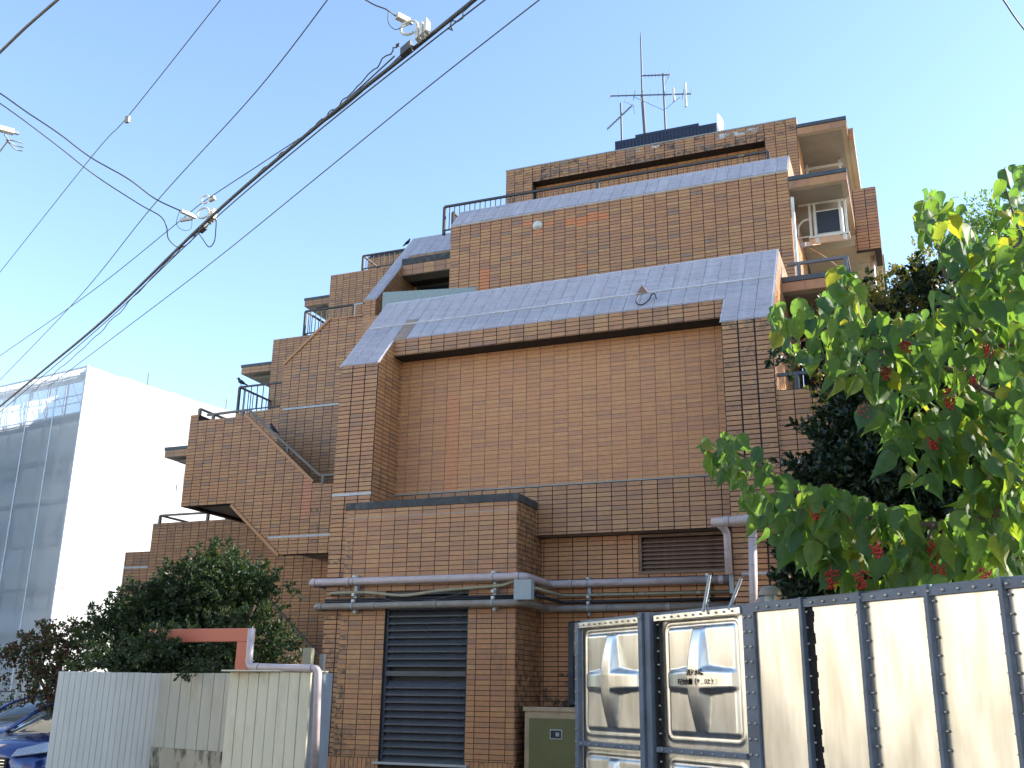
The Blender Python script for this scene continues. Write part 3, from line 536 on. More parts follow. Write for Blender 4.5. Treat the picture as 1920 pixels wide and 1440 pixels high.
# roof box
roof=wall('roof_screen',MB().box(-6.68,-3.88,24.0,26.5,14.0,16.22),m_navy,'navy corrugated screen on the roof')
for i in range(28):
    x=-6.66+i*.1
    MB().box(x,x+.035,23.975,23.999,14.5,16.2).build('rib',m_navy,roof)
MB().box(-6.1,-4.35,23.99,24.4,16.221,16.30).build('cap',m_navy,roof)
# ------------------------------------------------------------ emit tiles
def inview(p): 
    u,v=proj(p); return 5<u<1915 and 5<v<1435 and not (u>1080 and v>1125) and not (u<640 and v>1240) and not (u>1400 and 860<v<1000)
cand=[]
for k,t in enumerate(TILES):
    if t[7] and t[5]<2 and t[6]==0:
        cx=sum(x for x,_ in t[4])/4; cy=sum(y for _,y in t[4])/4; c=t[0]+t[1]*cx+t[2]*cy
        if inview(c): cand.append(((c-Vector(EYE)).length/(abs(t[3].dot((c-Vector(EYE)).normalized()))+.05)**.5,k))
cand.sort(); single=set(k for _,k in cand[:300])
mats={'t':m_tile,'p':m_tilep,'s':m_slope}
D=.012
buf={'t':([],[],[],[]),'p':([],[],[],[]),'s':([],[],[],[])}
wallobj=wall('tiled_facing',MB().box(XB0+.1,XB1-.1,YBK+.2,YBK+.4,.2,.4),m_grout,'nearest brown wall tiles')
off0=woff(wallobj); variants={}
for k,(O,U,V,N,p,tone,g,full,mat,of) in enumerate(TILES):
    dep=D+of
    if k in single:
        w_=p[1][0]-p[0][0]; h_=p[2][1]-p[0][1]
        key=(round(w_,3),round(h_,3),int(tone*8),abs(N.y)>.5)
        if key not in variants:
            fa=[O*0+U*q[0]+V*q[1] for q in ((-w_/2,-h_/2),(w_/2,-h_/2),(w_/2,h_/2),(-w_/2,h_/2))]
            bb=MB(); ins=.0015
            mid=[U*q[0]+V*q[1]+N*(D-ins) for q in ((-w_/2,-h_/2),(w_/2,-h_/2),(w_/2,h_/2),(-w_/2,h_/2))]
            tp=[U*q[0]+V*q[1]+N*D for q in ((-w_/2+ins,-h_/2+ins),(w_/2-ins,-h_/2+ins),(w_/2-ins,h_/2-ins),(-w_/2+ins,h_/2-ins))]
            bb.add(fa+mid+tp,[(8,9,10,11)]+[(i,(i+1)%4,4+(i+1)%4,4+i) for i in range(4)]+[(4+i,4+(i+1)%4,8+(i+1)%4,8+i) for i in range(4)],tone)
            variants[key]=bb.mesh('tile',m_tile,tones=True)
        o=bpy.data.objects.new('tile',variants[key]); COL.objects.link(o); o.parent=wallobj
        c=O+U*((p[0][0]+p[1][0])/2)+V*((p[0][1]+p[2][1])/2)+N*of
        o.location=c-off0; continue
    vs,fs,ts,gs=buf[mat]; b0=len(vs); n=len(p)
    for q in p: vs.append(tuple(O+U*q[0]+V*q[1]))
    for q in p: vs.append(tuple(O+U*q[0]+V*q[1]+N*dep))
    fs.append(tuple(range(b0+n,b0+2*n))); 
    for i in range(n): fs.append((b0+i,b0+(i+1)%n,b0+n+(i+1)%n,b0+n+i))
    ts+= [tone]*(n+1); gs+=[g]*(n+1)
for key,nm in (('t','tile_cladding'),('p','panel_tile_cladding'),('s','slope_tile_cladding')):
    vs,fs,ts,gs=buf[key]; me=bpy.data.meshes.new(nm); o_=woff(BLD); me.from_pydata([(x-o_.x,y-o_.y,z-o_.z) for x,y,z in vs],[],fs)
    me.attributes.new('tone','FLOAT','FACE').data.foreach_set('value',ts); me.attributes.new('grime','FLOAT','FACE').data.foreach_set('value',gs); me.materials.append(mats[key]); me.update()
    o=bpy.data.objects.new(nm,me); COL.objects.link(o); o.parent=BLD; o['kind']='stuff'
print('tiles',len(TILES),'single',len(single),'variants',len(variants))
# ------------------------------------------------------------ railings
def railing(pts,h,mat,step=.12,ths=.018,rail=.045,bot=True,posts=True,label=None,balus=True,cap=.05):
    """pts: floor level points"""
    mb=MB(); P=[Vector(p) for p in pts]
    for a,c in zip(P[:-1],P[1:]):
        mb.bar(a+Z0*h,c+Z0*h,cap,rail)
        if bot: mb.bar(a+Z0*.06,c+Z0*.06,.03,.03)
    r=mb.build('railing',mat,BLD)
    if label: r['label']=label
    if posts:
        for a in P:
            MB().box(a.x-.03,a.x+.03,a.y-.03,a.y+.03,a.z-.05,a.z+h-.01).build('post',mat,r)
    if balus:
        for a,c in zip(P[:-1],P[1:]):
            L=(c-a).length; n=max(1,int(L/step)); bm=MB().box(-ths/2,ths/2,-ths/2,ths/2,.06,h-.02).mesh('baluster',mat)
            for i in range(1,n):
                q=a+(c-a)*(i/n); o=bpy.data.objects.new('baluster',bm); COL.objects.link(o); o.parent=r; o.location=q-woff(r)
    return r
railing([(-8.1,21.0,11.9),(-9.02,20.9,11.25),(-9.02,18.75,11.25)][1:],.72,m_rail,.13,label='left return of the black terrace railing')
a=at(834,388,Y=18.75); bq=at(1440,284,Y=18.95)
railing([(a.x,18.75,a.z-.65),(bq.x*.5+a.x*.5,18.85,(a.z+bq.z)/2-.65),(bq.x,18.95,bq.z-.65)],.65,m_rail,.12,label='long black railing before the top storey')
railing([(-14.2,23.25,11.36),(-15.8,23.25,11.36),(-15.8,25.2,11.36)],.75,m_rail,.17,label='black railing on the middle left terrace')
railing([(-13.9,23.25,11.36),(-12.2,23.25,11.36)],.75,m_rail,.17,posts=False,label='right half of the middle left terrace railing')
railing([(-13.6,21.75,8.75),(-16.7,21.75,8.75),(-16.7,23.2,8.75)],.72,m_rail,.19,label='black railing on the lower left terrace, a crow on its corner')
railing([(-13.0,25.25,14.12),(-15.2,25.25,14.12),(-15.2,26.6,14.12)],.5,m_rail,.17,label='short black railing on the upper left terrace')
# stair handrail
def handrail(pts,posts,lab,mat=m_rail2):
    mb=MB()
    for a,c in zip(pts[:-1],pts[1:]): mb.bar(a,c,.05,.045)
    r=mb.build('handrail',mat,BLD); r['label']=lab
    for (x,y,z0,z1) in posts: MB().box(x-.03,x+.03,y-.03,y+.03,z0,z1).build('post',mat,r)
yy=YE+.07
handrail([(-14.45,yy,7.44),(-13.35,yy,7.46),(-11.4,yy,5.87),(-10.9,yy,5.86)],[(-14.28,yy,7.28,7.44),(-13.50,yy,7.28,7.45),(-12.25,yy,6.36,6.56),(-11.32,yy,5.66,5.86)],'grey handrail down the stair parapet')
handrail([(-14.73,YE+.15,7.63),(-14.73,19.9,7.63)],[(-14.73,YE+.15,7.43,7.63)],'grey handrail along the stair landing')
handrail([(-17.45,20.1,5.72),(-15.2,20.1,5.72)],[(-17.45,20.1,5.5,5.72),(-16.0,20.1,5.5,5.72)],'grey handrail above the lowest terrace')
handrail([(-17.45,20.1,5.72),(-17.45,21.6,5.72)],[],'grey handrail return')
handrail([(-12.9,yy,3.79),(-11.0,yy,2.14)],[(-12.1,yy,2.8,3.1)],'black handrail of the lowest stair',m_rail)
handrail([(XR+.1,15.7,8.28),(-.6,15.7,8.28),(-.6,17.9,8.28)],[(XR+.28,15.7,8.0,8.28),(-.62,15.7,8.0,8.28)],'grey rail on the right balcony edge',M('grey_rail',(.13,.13,.14),.5))
handrail([(XR+.02,Y0+.12,5.9),(-.4,Y0+.12,5.9)],[(XR+.28,Y0+.12,5.65,5.9)],'grey rail above the balcony parapet',m_coping)
handrail([at(1383,294,Y=18.9)-Z0*.0,at(1395,292,Y=18.9)],[],'small bracket')
# ------------------------------------------------------------ things on the building
def ac_hung():
    c=at(1552,408,Y=18.75); t=empty('air_conditioner',(c.x,18.75,10.82),'white framed air conditioner hung under the right balcony slab, dark grille facing out','air conditioner')
    hw=.235; z0=10.13; z1=10.66
    MB().box(c.x-hw-.04,c.x+hw+.04,18.77,19.05,z0,z1).build('casing',m_white,t,bevel=.008)
    MB().box(c.x-hw+.03,c.x+hw-.02,18.752,18.768,z0+.04,z1-.04).build('grille',M('dark_fan_grille',(.025,.03,.045),.5,.15,30),t)
    fr=MB()
    for x in (c.x-hw-.09,c.x-hw+.0,c.x+hw+.0,c.x+hw+.1): fr.box(x-.022,x+.022,18.71,18.75,z0-.06,10.80)
    fr.box(c.x-hw-.3,c.x+hw+.14,18.70,18.74,10.78,10.815).box(c.x-hw-.14,c.x+hw+.14,18.705,19.0,z0-.06,z0-.02).box(c.x-hw-.4,c.x-hw-.1,18.72,18.745,z0-.02,z0+.0)
    fr.box(c.x-hw-.02,c.x-hw+.035,18.72,18.78,z0-.17,z0-.06).box(c.x+hw+.02,c.x+hw+.08,18.72,18.78,z0-.17,z0-.06)
    fr.build('hanging_frame',m_white,t)
    MB().tube(cr([(c.x-hw-.34,18.73,z0+.02),(c.x-hw-.32,18.72,z0+.22),(c.x-hw-.22,18.72,z0+.33),(c.x-hw-.1,18.75,z0+.36)],5),.022,8).build('hose',m_white,t,smooth=True)
ac_hung()
def ac_small():
    c=at(1545,318,Y=22.4); t=empty('air_conditioner',(c.x,22.4,13.68),'upper air conditioner mostly hidden behind the dark balcony edge at top right','air conditioner')
    MB().box(c.x-.33,c.x+.33,22.45,22.7,12.9,13.4).build('casing',m_white,t)
    MB().box(c.x-.27,c.x+.25,22.43,22.448,12.95,13.36).build('grille',m_dark,t)
    fr=MB().box(c.x-.5,c.x+.42,22.36,22.4,13.50,13.55)
    for x in (c.x-.38,c.x+.36): fr.box(x-.025,x+.025,22.38,22.43,12.85,13.66)
    fr.build('hanging_frame',m_white,t)
ac_small()
c=at(1008,423,Y=17.985); t=empty('security_camera',c,'white dome security camera on the second tiled front','camera')
MB().lathe(c,[(0,-.02),(.105,-.02),(.105,.0),(.09,.02)],20,'y').build('base_ring',m_white,t,smooth=True)
prof=[(.085*math.cos(a),-.02-.085*math.sin(a)) for a in [i*math.pi/2/6 for i in range(7)]]
MB().lathe(c-Z0*.01,prof,20,'y').build('dome',m_white,t,smooth=True); MB().lathe(c+Vector((-.01,-.055,-.012)),[(0,-.045),(.035,-.03),(.045,0)],14,'y').build('lens',m_glass,t,smooth=True)
t=empty('floodlight',at(1205,549,Y=14.74),'small brown pyramid lamp with loose black cable on the sloping tiles','lamp')
c=at(1205,548,Y=14.74)
MB().add([c+Vector(v) for v in ((-.10,-.06,-.06),(.10,-.06,-.04),(.10,.08,-.0),(-.10,.08,-.02),(-.01,0,.13))],[(0,1,2,3),(0,1,4),(1,2,4),(2,3,4),(3,0,4)]).build('lamp_body',m_rust,t,fixn=True)
MB().tube(cr([at(u,v,Y=14.3+(585-v)*.006) for u,v in ((1198,553),(1193,563),(1195,570),(1205,571),(1217,562),(1222,552),(1228,552),(1231,560))],5),.011,8).build('cable',m_black,t,smooth=True)
# rope on the balcony
r0=at(1518,465,Y=19.5); r1=at(1578,505,Y=15.6)
tag(MB().tube(cr([r0,at(1545,480,Y=18),r1],6),.008,6).build('rope',M('orange_rope',(.45,.25,.12),.8)),'thin orange rope hanging slack across the right balcony','rope')
# crows
def crow(name,c,d,label,s=1.,fly=False):
    c=Vector(c); d=Vector(d).normalized(); t=empty(name,c,label,'bird','crows around the terraces')
    f=lambda a,h:c+d*(a*s)+Z0*(h*s)
    if not fly:
        MB().tube(cr([f(-.20,.02),f(-.11,.07),f(-.02,.12),f(.06,.17),f(.10,.23),f(.115,.26),f(.14,.265)],4),[x*s for x in [.012,.015,.02,.026,.034,.042,.05,.056,.062,.066,.067,.066,.062,.055,.05,.044,.042,.040,.040,.041,.040,.036,.030,.022,.012]],10).build('body',m_crow,t,smooth=True)
        MB().tube([f(.13,.265),f(.17,.262),f(.20,.25)],[.016*s,.011*s,.002*s],8).build('beak',m_crow,t,smooth=True)
        sd=d.cross(Z0)
        MB().add([f(-.26,.0)+sd*.03,f(-.26,.0)-sd*.03,f(-.12,.07)-sd*.02,f(-.12,.07)+sd*.02,f(-.19,.06)],[(0,1,2,3),(0,3,4),(1,2,4)]).build('tail',m_crow,t)
        for k in (-1,1): MB().tube([f(.0,.08)+sd*.03*k*s,f(.01,.0)+sd*.03*k*s],.006*s,5).build('leg',m_crow,t)
        for k in (-1,1): MB().tube(cr([f(.06,.16)+sd*.055*k*s,f(-.04,.11)+sd*.064*k*s,f(-.22,.03)+sd*.02*k*s],5),[.012*s,.02*s,.026*s,.028*s,.028*s,.026*s,.022*s,.018*s,.014*s,.01*s,.004*s],6).build('wing',m_crow,t,smooth=True)
    return t
crow('crow',(-16.66,21.75,9.50),(-1,-.2,0),'black crow perched on the corner of the lower left terrace railing',.85)
c=at(764,459,Y=21.4); crow('crow',c,(1,-.2,0),'distant black crow perched at the top left of the sloping head',.55)
c=at(512,812,Y=18.6); crow('crow',c,(-1,.1,.25),'dark crow half hidden behind the stair handrail',.75)
# ------------------------------------------------------------ antennas
def rod():
    b0=at(1210,250,Y=24.3); tp=at(1201,58,Y=24.3); t=empty('lightning_rod',(b0.x,24.3,16.2),'tall tapering lightning rod on the roof','lightning rod')
    MB().tube([(b0.x,24.3,16.2),(tp.x+.0,24.3,17.7),(tp.x,24.3,17.75)],[.05,.048,.03],10).build('mast',m_antw,t)
    MB().tube([(tp.x,24.3,17.75),(tp.x,24.3,tp.z-.3),(tp.x,24.3,tp.z)],[.028,.022,.004],8).build('spike',m_antw,t)
rod()
def yagi(name,label,base,top,booms,Y):
    B=at(*base,Y=Y); T=at(*top,Y=Y); t=empty(name,(B.x,Y,B.z),label,'antenna')
    MB().tube([B-Z0*.6,T],.028,8).build('mast',m_antw,t)
    for (p0,p1,n,ln,vert) in booms:
        a=at(*p0,Y=Y); c=at(*p1,Y=Y); bo=MB().bar(a,c,.028,.028).build('boom',m_antw,t)
        d=(c-a).normalized()
        for i in range(n):
            q=a+(c-a)*(i/(n-1)); L=ln(i) if callable(ln) else ln
            ax=Vector((.25,.9,.6)).normalized() if vert==0 else (Vector((.12,.2,1)).normalized() if vert==1 else Vector((-.3,.95,.1)).normalized())
            MB().tube([q-ax*L,q+ax*L],.008,5).build('element',m_antw,t)
    return t
t=yagi('television_antenna','large three tier aerial on a stayed mast, right of the lightning rod',(1248,240),(1243,138),[((1203,142),(1256,140),9,.09,1),((1145,180),(1296,176),11,lambda i:.18+.05*(i%3),1)],24.2)
for u in (1262,1284):
    a=at(u,165 if u<1270 else 155,Y=24.2); c=at(u+2,190 if u<1270 else 200,Y=24.2)
    MB().bar(a,c,.06,.06).build('dipole',m_white,t)
MB().tube([at(1187,181,Y=24.2),at(1245,207,Y=24.2),at(1275,182,Y=24.2)],.008,5).build('stay',m_antw,t)
MB().tube([at(1251,150,Y=24.1),at(1256,120,Y=24.1)],.006,5).tube([at(1256,138,Y=24.1),at(1246,160,Y=24.1)],.006,5).build('reflector',m_antw,t)
t=yagi('television_antenna','small tilted aerial on a short mast at the left of the roof screen',(1166,258),(1164,193),[((1139,242),(1184,199),12,.10,2)],24.4)
MB().tube([at(1170,190,Y=24.4),at(1190,200,Y=24.4)],.006,5).tube([at(1186,195,Y=24.4),at(1190,214,Y=24.4)],.006,5).build('reflector',m_antw,t)
c=at(1352,232,Y=24.6); t=empty('satellite_dish',c,'white satellite dish edge beside the roof screen','satellite dish')
MB().lathe(c,[(0,.06),(.1,.05),(.2,.01),(.28,-.05)],20,'x').build('dish',m_white,t,smooth=True); MB().tube([c,c-Z0*.8],.025,8).build('mast',m_antw,t)
# ------------------------------------------------------------ pipes along the vent block
def pipe(name,label,pts,r,mat,el=.1,cat='pipe',n=14,joints=(),group=None):
    P=[Vector(p) for p in pts]; o=MB().tube(rounded(P,el,5),r,n).build(name,mat,smooth=False)
    me=o.data; me.polygons.foreach_set('use_smooth',[len(p.vertices)==4 for p in me.polygons])
    tag(o,label,cat,group)
    for a in joints:
        i,tt=a; c=P[i]+(P[i+1]-P[i])*tt; d=(P[i+1]-P[i]).normalized()
        MB().tube([c-d*.035,c+d*.035],r*1.1,n).build('coupling',mat,o)
        MB().tube([c+d*.036,c+d*.041],r*1.03,n).build('coupling_gap',m_dark,o)
    return o
PY=13.70
pipe('drain_pipe','thick lilac pipe running level across the vent block, topmost of the four',[(-8.83,14.6,3.17),(-8.83,PY,3.17),(-5.27,PY,3.17),(-5.27,14.80,3.17),(-2.52,14.80,3.17)],.056,m_lilac,.11,joints=((1,.02),(1,.19),(1,.86),(1,.97),(3,.12),(3,.95)))
pipe('drain_pipe','grey brown pipe running level under the junction box, lowest of the four',[(-8.72,14.6,2.80),(-8.72,PY,2.80),(-5.30,PY,2.80),(-5.30,14.80,2.80),(-2.3,14.80,2.80)],.052,m_umber,.11,joints=((1,.03),(1,.3),(1,.6),(3,.3),(3,.62)))
pipe('conduit','khaki conduit sagging in waves between the thick pipes',cr([(-8.5,14.4,3.0),(-8.48,PY+.04,3.0),(-7.8,PY+.04,3.0),(-7.2,PY+.0,2.94),(-6.6,PY+.02,3.0),(-6.1,PY+.04,3.03),(-5.6,PY+.04,3.06),(-5.38,PY+.02,3.14)],4),.024,m_khaki,.02)
for i,z in enumerate((2.905,2.875)):
    pipe('cable',('upper' if i==0 else 'lower')+' black cable strung behind the khaki conduit',[(-8.58,14.4,z),(-8.58,PY+.05,z),(-5.4,PY+.05,z)],.017,m_black,.05)
pipe('cable','thin grey wire drooping in front of the louvre top',cr([(-7.9,PY,2.99),(-7.3,PY,2.86),(-6.8,PY,2.855),(-6.2,PY+.02,2.96)],6),.006,m_cable,.01)
def jbox(c,w_,h_,d_,label):
    t=empty('junction_box',c,label,'electrical box'); c=Vector(c)
    MB().box(c.x-w_/2,c.x+w_/2,c.y-d_/2,c.y+d_/2,c.z-h_/2,c.z+h_/2).build('casing',m_boxg,t,bevel=.006)
    MB().box(c.x-w_/2-.006,c.x+w_/2+.006,c.y-d_/2-.012,c.y-d_/2-.002,c.z-h_/2-.004,c.z+h_/2+.006).build('cover',m_boxg,t,bevel=.004)
jbox((-5.23,13.62,2.965),.25,.27,.14,'pale grey junction box at the corner of the vent block')
pipe('conduit','khaki conduit along the recessed wall right of the junction box',[(-5.1,13.7,3.0),(-5.1,14.85,3.0),(-2.3,14.85,3.0)],.022,m_khaki,.08,joints=((1,.2),(1,.45),(1,.75)))
pipe('cable','black cable along the recessed wall right of the junction box',[(-5.1,13.72,2.9),(-5.1,14.86,2.9),(-2.3,14.86,2.9)],.026,m_black,.08)
for x,y in ((-8.05,PY),(-5.75,PY),(-4.66,14.8),(-2.86,14.8)):
    t=empty('pipe_bracket',(x,y,3.0),{-8.05:'galvanised pipe bracket near the left end of the pipes',-5.75:'galvanised pipe bracket left of the corner junction box',-4.66:'galvanised pipe bracket right of the vent block',-2.86:'galvanised pipe bracket by the rust louvre'}[x],'bracket','brackets holding the pipes')
    MB().box(x-.025,x+.025,y+.06,y+.16,2.7,3.27).build('channel',m_galv,t)
    for z in (3.17,2.8): MB().tube([(x+.012,y,z),(x-.012,y,z)],.062,12).build('clamp',m_galv,t)
    [MB().box(x-.02,x+.02,y-.02,y+.06,a_,c_).build('saddle',m_white,t) for a_,c_ in ((2.86,2.90),(2.95,2.99),(3.23,3.26))]
# vertical pipes by the right pier
pipe('drain_pipe','lilac pipe dropping in front of the rust louvre',[(-2.46,13.62,3.79),(-2.37,13.78,3.70),(-2.37,13.78,3.12)],.050,m_lilac,.08)
pipe('drain_pipe','lilac pipe standing in front of the right pier',[(-2.0,13.6,3.76),(-2.06,13.6,2.2)],.055,m_lilac,.05,joints=((0,.1),))
pipe('drain_pipe','short level lilac pipe with rounded end, left of the leaves',[(-2.54,13.62,3.80),(-1.75,13.6,3.82)],.062,m_lilac,.05,joints=((0,.25),(0,.6),(0,.85)))
jbox((-2.26,14.0,3.02),.26,.26,.12,'pale grey junction box beside the standing lilac pipe')
pipe('conduit','thin grey conduit bending down at the edge of the right pier',[(-2.2,13.78,3.12),(-1.62,13.78,3.12),(-1.54,13.78,2.5)],.022,m_boxg,.12)
# olive cabinet
a=at(983,1325,Y=13.9); t=empty('meter_cabinet',(a.x+.4,14.2,0),'olive green cabinet door in tan frame between vent block and tank','cabinet')
cx0,cx1,cz=a.x,a.x+1.1,a.z
MB().box(cx0,cx1,13.92,14.5,0,cz-.06).box(cx0-.02,cx1+.02,13.9,14.52,cz-.06,cz).build('frame',m_tan,t,bevel=.006)
MB().box(cx0+.07,cx1-.06,13.905,13.918,.05,cz-.15).build('door',m_olive,t,bevel=.004)
MB().box(cx0+.38,cx0+.56,13.895,13.904,cz-.42,cz-.29).build('latch_plate',m_galv,t); MB().box(cx0+.395,cx0+.545,13.890,13.894,cz-.405,cz-.305).build('latch_recess',m_dark,t); MB().box(cx0+.47,cx0+.52,13.882,13.889,cz-.38,cz-.33).build('latch',m_galv,t)
# ------------------------------------------------------------ stainless water tank
L0=Vector((-2.99,9.11,0)); TT=Vector((.779,-.627,0)).normalized(); TN=Vector((-.627,-.779,0)).normalized(); TZ=2.18; TB=-TN
tank=empty('water_tank',L0,'long stainless steel panel water tank with bolted seams and star embossed panels','water tank')
def tp(s,o,z): return L0+TT*s+TN*o+Z0*z
def tbox(s0,s1,o0,o1,z0,z1): 
    return MB().obox(tp((s0+s1)/2,(o0+o1)/2,(z0+z1)/2),TT,TN,Z0,(s1-s0)/2,(o1-o0)/2,(z1-z0)/2)
tbox(0.05,6.5,-2.,-.04,0,TZ-.03).build('tank_body',m_steel,tank)
# embossed panel mesh (local x along TT, y out, z up)
def panel_mesh():
    n=72; W=H=.98; vs=[];fs=[]
    ss=lambda e0,e1,x:(lambda t:t*t*(3-2*t))(min(1,max(0,(x-e0)/(e1-e0))))
    for j in range(n+1):
        for i in range(n+1):
            x=-1+2*i/n; z=-1+2*j/n; X=x*W/2; Zz=z*H/2
            # rounded rect distance
            hw=W/2-.045; hh=H/2-.045; rr=.07
            dx=abs(X)-(hw-rr); dz=abs(Zz)-(hh-rr); d=(math.hypot(max(dx,0),max(dz,0))+min(max(dx,dz),0))-rr   # <0 inside
            h=0
            h+=.010*ss(.012,-.004,d)*1.0-.010*ss(-.012,-.03,d)        # thin raised bead
            pl=ss(-.032,-.062,d)*.028; h+=pl*.8
            # cross
            ax,az=abs(X),abs(Zz)
            wv=.055+.012*(1-az/.42); wh=.062+.0*ax
            tap=max(0,1-az/.43); taph=max(0,1-ax/.43)
            cv=ss(wv+.055*tap+.004,wv,ax)*(.085*(1-(1-tap)**2)) ; ch=ss(wh+.055*taph**1.2+.004,wh,az)*(.085*(1-(1-taph)**2))
            h+=max(cv,ch)*ss(-.04,-.07,d)
            vs.append((X,h,Zz))
    for j in range(n):
        for i in range(n): a=j*(n+1)+i; fs.append((a,a+n+1,a+n+2,a+1))
    mb=MB(); mb.add(vs,fs); return mb.mesh('panel',m_steelp,smooth=True)
pm=panel_mesh(); rotz=math.atan2(TT.y,TT.x)
def place_panel(s,z,lab=None):
    o=bpy.data.objects.new('panel',pm); COL.objects.link(o); o.parent=tank; o.location=tp(s,-.03,z)-L0
    # local y must point along TN: mirror in y
    m=Matrix((( TT.x,TN.x,0),(TT.y,TN.y,0),(0,0,1))).to_4x4(); m.translation=o.location; o.matrix_local=m
    if lab: o['label']=lab
place_panel(.57,1.652,'star embossed panel left of the upright'); place_panel(1.74,1.652,'star embossed panel printed with black characters'); place_panel(.57,.625); place_panel(1.74,.625)
bolts=MB()
def bolt(p,n,r=.011):
    n=Vector(n); bolts.lathe((0,0,0),[(0,0)],3) if False else None
    x=n.orthogonal().normalized(); y=n.cross(x); b0=len(bolts.v)
    for (rr,h) in ((r,0),(r,.007),(r*.55,.014)):
        for k in range(6): a=k*math.pi/3; bolts.v.append(tuple(Vector(p)+n*h+x*math.cos(a)*rr+y*math.sin(a)*rr))
    for i in range(2):
        for k in range(6): bolts.f.append((b0+i*6+k,b0+i*6+(k+1)%6,b0+(i+1)*6+(k+1)%6,b0+(i+1)*6+k)); bolts.t.append(0)
    bolts.f.append(tuple(b0+12+k for k in range(6))); bolts.t.append(0)
fl=[]
def flange(s0,s1,o1,z0,z1,mat=m_flange,name='flange'): return tbox(s0,s1,-.02,o1,z0,z1).build(name,mat,tank,bevel=.004)
flange(.03,.085,.03,0,TZ-.01); flange(2.25,2.37,.012,0,TZ-.01)
for z in (TZ-.035,): flange(.09,1.04,.03,z-.03,z+.02,m_steel,'top_flange'); flange(1.21,2.249,.03,z-.03,z+.02,m_steel,'top_flange')
flange(.09,1.04,.035,1.11,1.15); flange(1.21,2.249,.035,1.11,1.15)
tbox(.04,5,-.10,-.03,TZ-.012,TZ+.012).build('rim',m_flange,tank)
# main upright post
tbox(1.06,1.115,.0,.08,0,TZ+.015).build('post',m_flange,tank,bevel=.004); tbox(1.12,1.19,.0,.055,0,TZ+.012).build('post',m_flange,tank,bevel=.004); tbox(1.205,1.225,-.02,.02,0,TZ-.05).build('black_strip',m_roughblack,tank)
for i in range(19):
    z=.2+i*.105
    bolt(tp(.055,.03,z),TN,.009); bolt(tp(2.28,.013,z),TN,.012); bolt(tp(2.34,.013,z),TN,.012); bolt(tp(1.235,.0,z),TN,.009)
for i in range(11):
    bolt(tp(.10+i*.085,.031,TZ-.04),TN,.009); bolt(tp(1.27+i*.09,.031,TZ-.04),TN,.009)
for i in range(8): bolt(tp(.15+i*.12,.036,1.13),TN,.008); bolt(tp(1.3+i*.12,.036,1.13),TN,.008)
for k in (1.075,1.10): bolt(tp(k,.081,TZ-.03),TN,.009)
# plain panels on the right
bars=[2.86,3.37,3.89,4.39,4.9,5.4,5.9,6.42]
prev=2.375
for i,s in enumerate(bars):
    tbox(prev,s-.02,-.035,-.012+.004*(i%2),0,TZ-.06).build('panel',m_steel,tank)
    tbox(s-.018,s+.010,-.02,.035,0,TZ+.01).build('rib',m_flange,tank,bevel=.003)
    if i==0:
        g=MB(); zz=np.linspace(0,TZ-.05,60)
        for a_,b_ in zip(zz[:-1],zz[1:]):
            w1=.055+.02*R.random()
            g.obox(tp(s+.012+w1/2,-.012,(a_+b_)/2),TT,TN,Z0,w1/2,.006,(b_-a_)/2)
        g.build('black_strip',m_roughblack,tank)  # ragged black strip right of the first rib
        prev=s+.075
    else: prev=s+.012
    for j in range(19): bolt(tp(s+.03,.0,.2+j*.105),TN,.009); bolt(tp(s-.018,.02,.2+j*.105),-TT,.007)
    st=prev
tbox(2.37,6.42,-.035,.018,TZ-.058,TZ-.005).build('top_flange',m_flange,tank)
for i in range(38): bolt(tp(2.43+i*.105,.019,TZ-.032),TN,.011)
bo=bolts.build('bolts',m_bolt,tank); bo['kind']='stuff'
# print on the panel
m_ink=M('black_ink',(.012,.012,.012),.95,0,5,spec=0)
def txt(s,p,size,name):
    cu=bpy.data.curves.new(name,'FONT'); cu.body=s; cu.size=size; cu.align_x='CENTER'; cu.extrude=.0004; cu.offset=.0012; cu.materials.append(m_ink)
    o=bpy.data.objects.new(name,cu); COL.objects.link(o); o.parent=tank
    m=Matrix(((TT.x,0,TN.x),(TT.y,0,TN.y),(0,1,0))).to_4x4(); m.translation=Vector(p)-L0; o.matrix_local=m
    bpy.context.view_layer.update(); me=bpy.data.meshes.new_from_object(o.evaluated_get(bpy.context.evaluated_depsgraph_get())); me.name=name
    n_=bpy.data.objects.new(name,me); COL.objects.link(n_); n_.parent=tank; n_.matrix_local=m; bpy.data.objects.remove(o); return n_
for word,s0,z0,adv in (('消火水槽',1.765,1.690,.047),('有効水量（8.0ｔ）',1.785,1.622,.044)):
    for i,ch in enumerate(word): txt(ch,tp(s0+(i-(len(word)-1)/2)*adv,.0805,z0),.050,'lettering')
# little frame outline on a plain panel
tbox(3.0,3.34,-.012,-.004,.86,.872).build('hatch_edge',m_black,tank)
# things on the tank roof
c=at(1445,1133,Z=TZ-.0); c.z=TZ-.03; t=empty('vent_cap',c,'grey mushroom vent standing on the tank','vent')
MB().lathe(c,[(.045,0),(.045,.10)],16).build('neck',m_boxg,t); MB().lathe(c,[(.078,.09),(.082,.11),(.07,.14),(.04,.16),(0,.165)],18).build('cap',m_umber,t,smooth=True)
c=tp(1.7,-.75,TZ-.03); t=empty('vent_cap',c,'dark mushroom vent on the tank, left of the grey one','vent')
MB().lathe(c,[(.05,0),(.05,.08)],14).build('neck',m_flange,t); MB().lathe(c,[(.085,.07),(.09,.13),(.06,.17),(0,.18)],16).build('cap',m_umber,t,smooth=True)
a=at(1318,1140,Z=2.18); c=at(1331,1078,Y=a.y)
tag(MB().tube([a-Z0*.03,c],.013,8).build('pole',m_galv),'thin grey pole standing on the tank, left of the junction box','pole')
a=at(1366,1136,Z=2.18); c=at(1390,1084,Y=a.y)
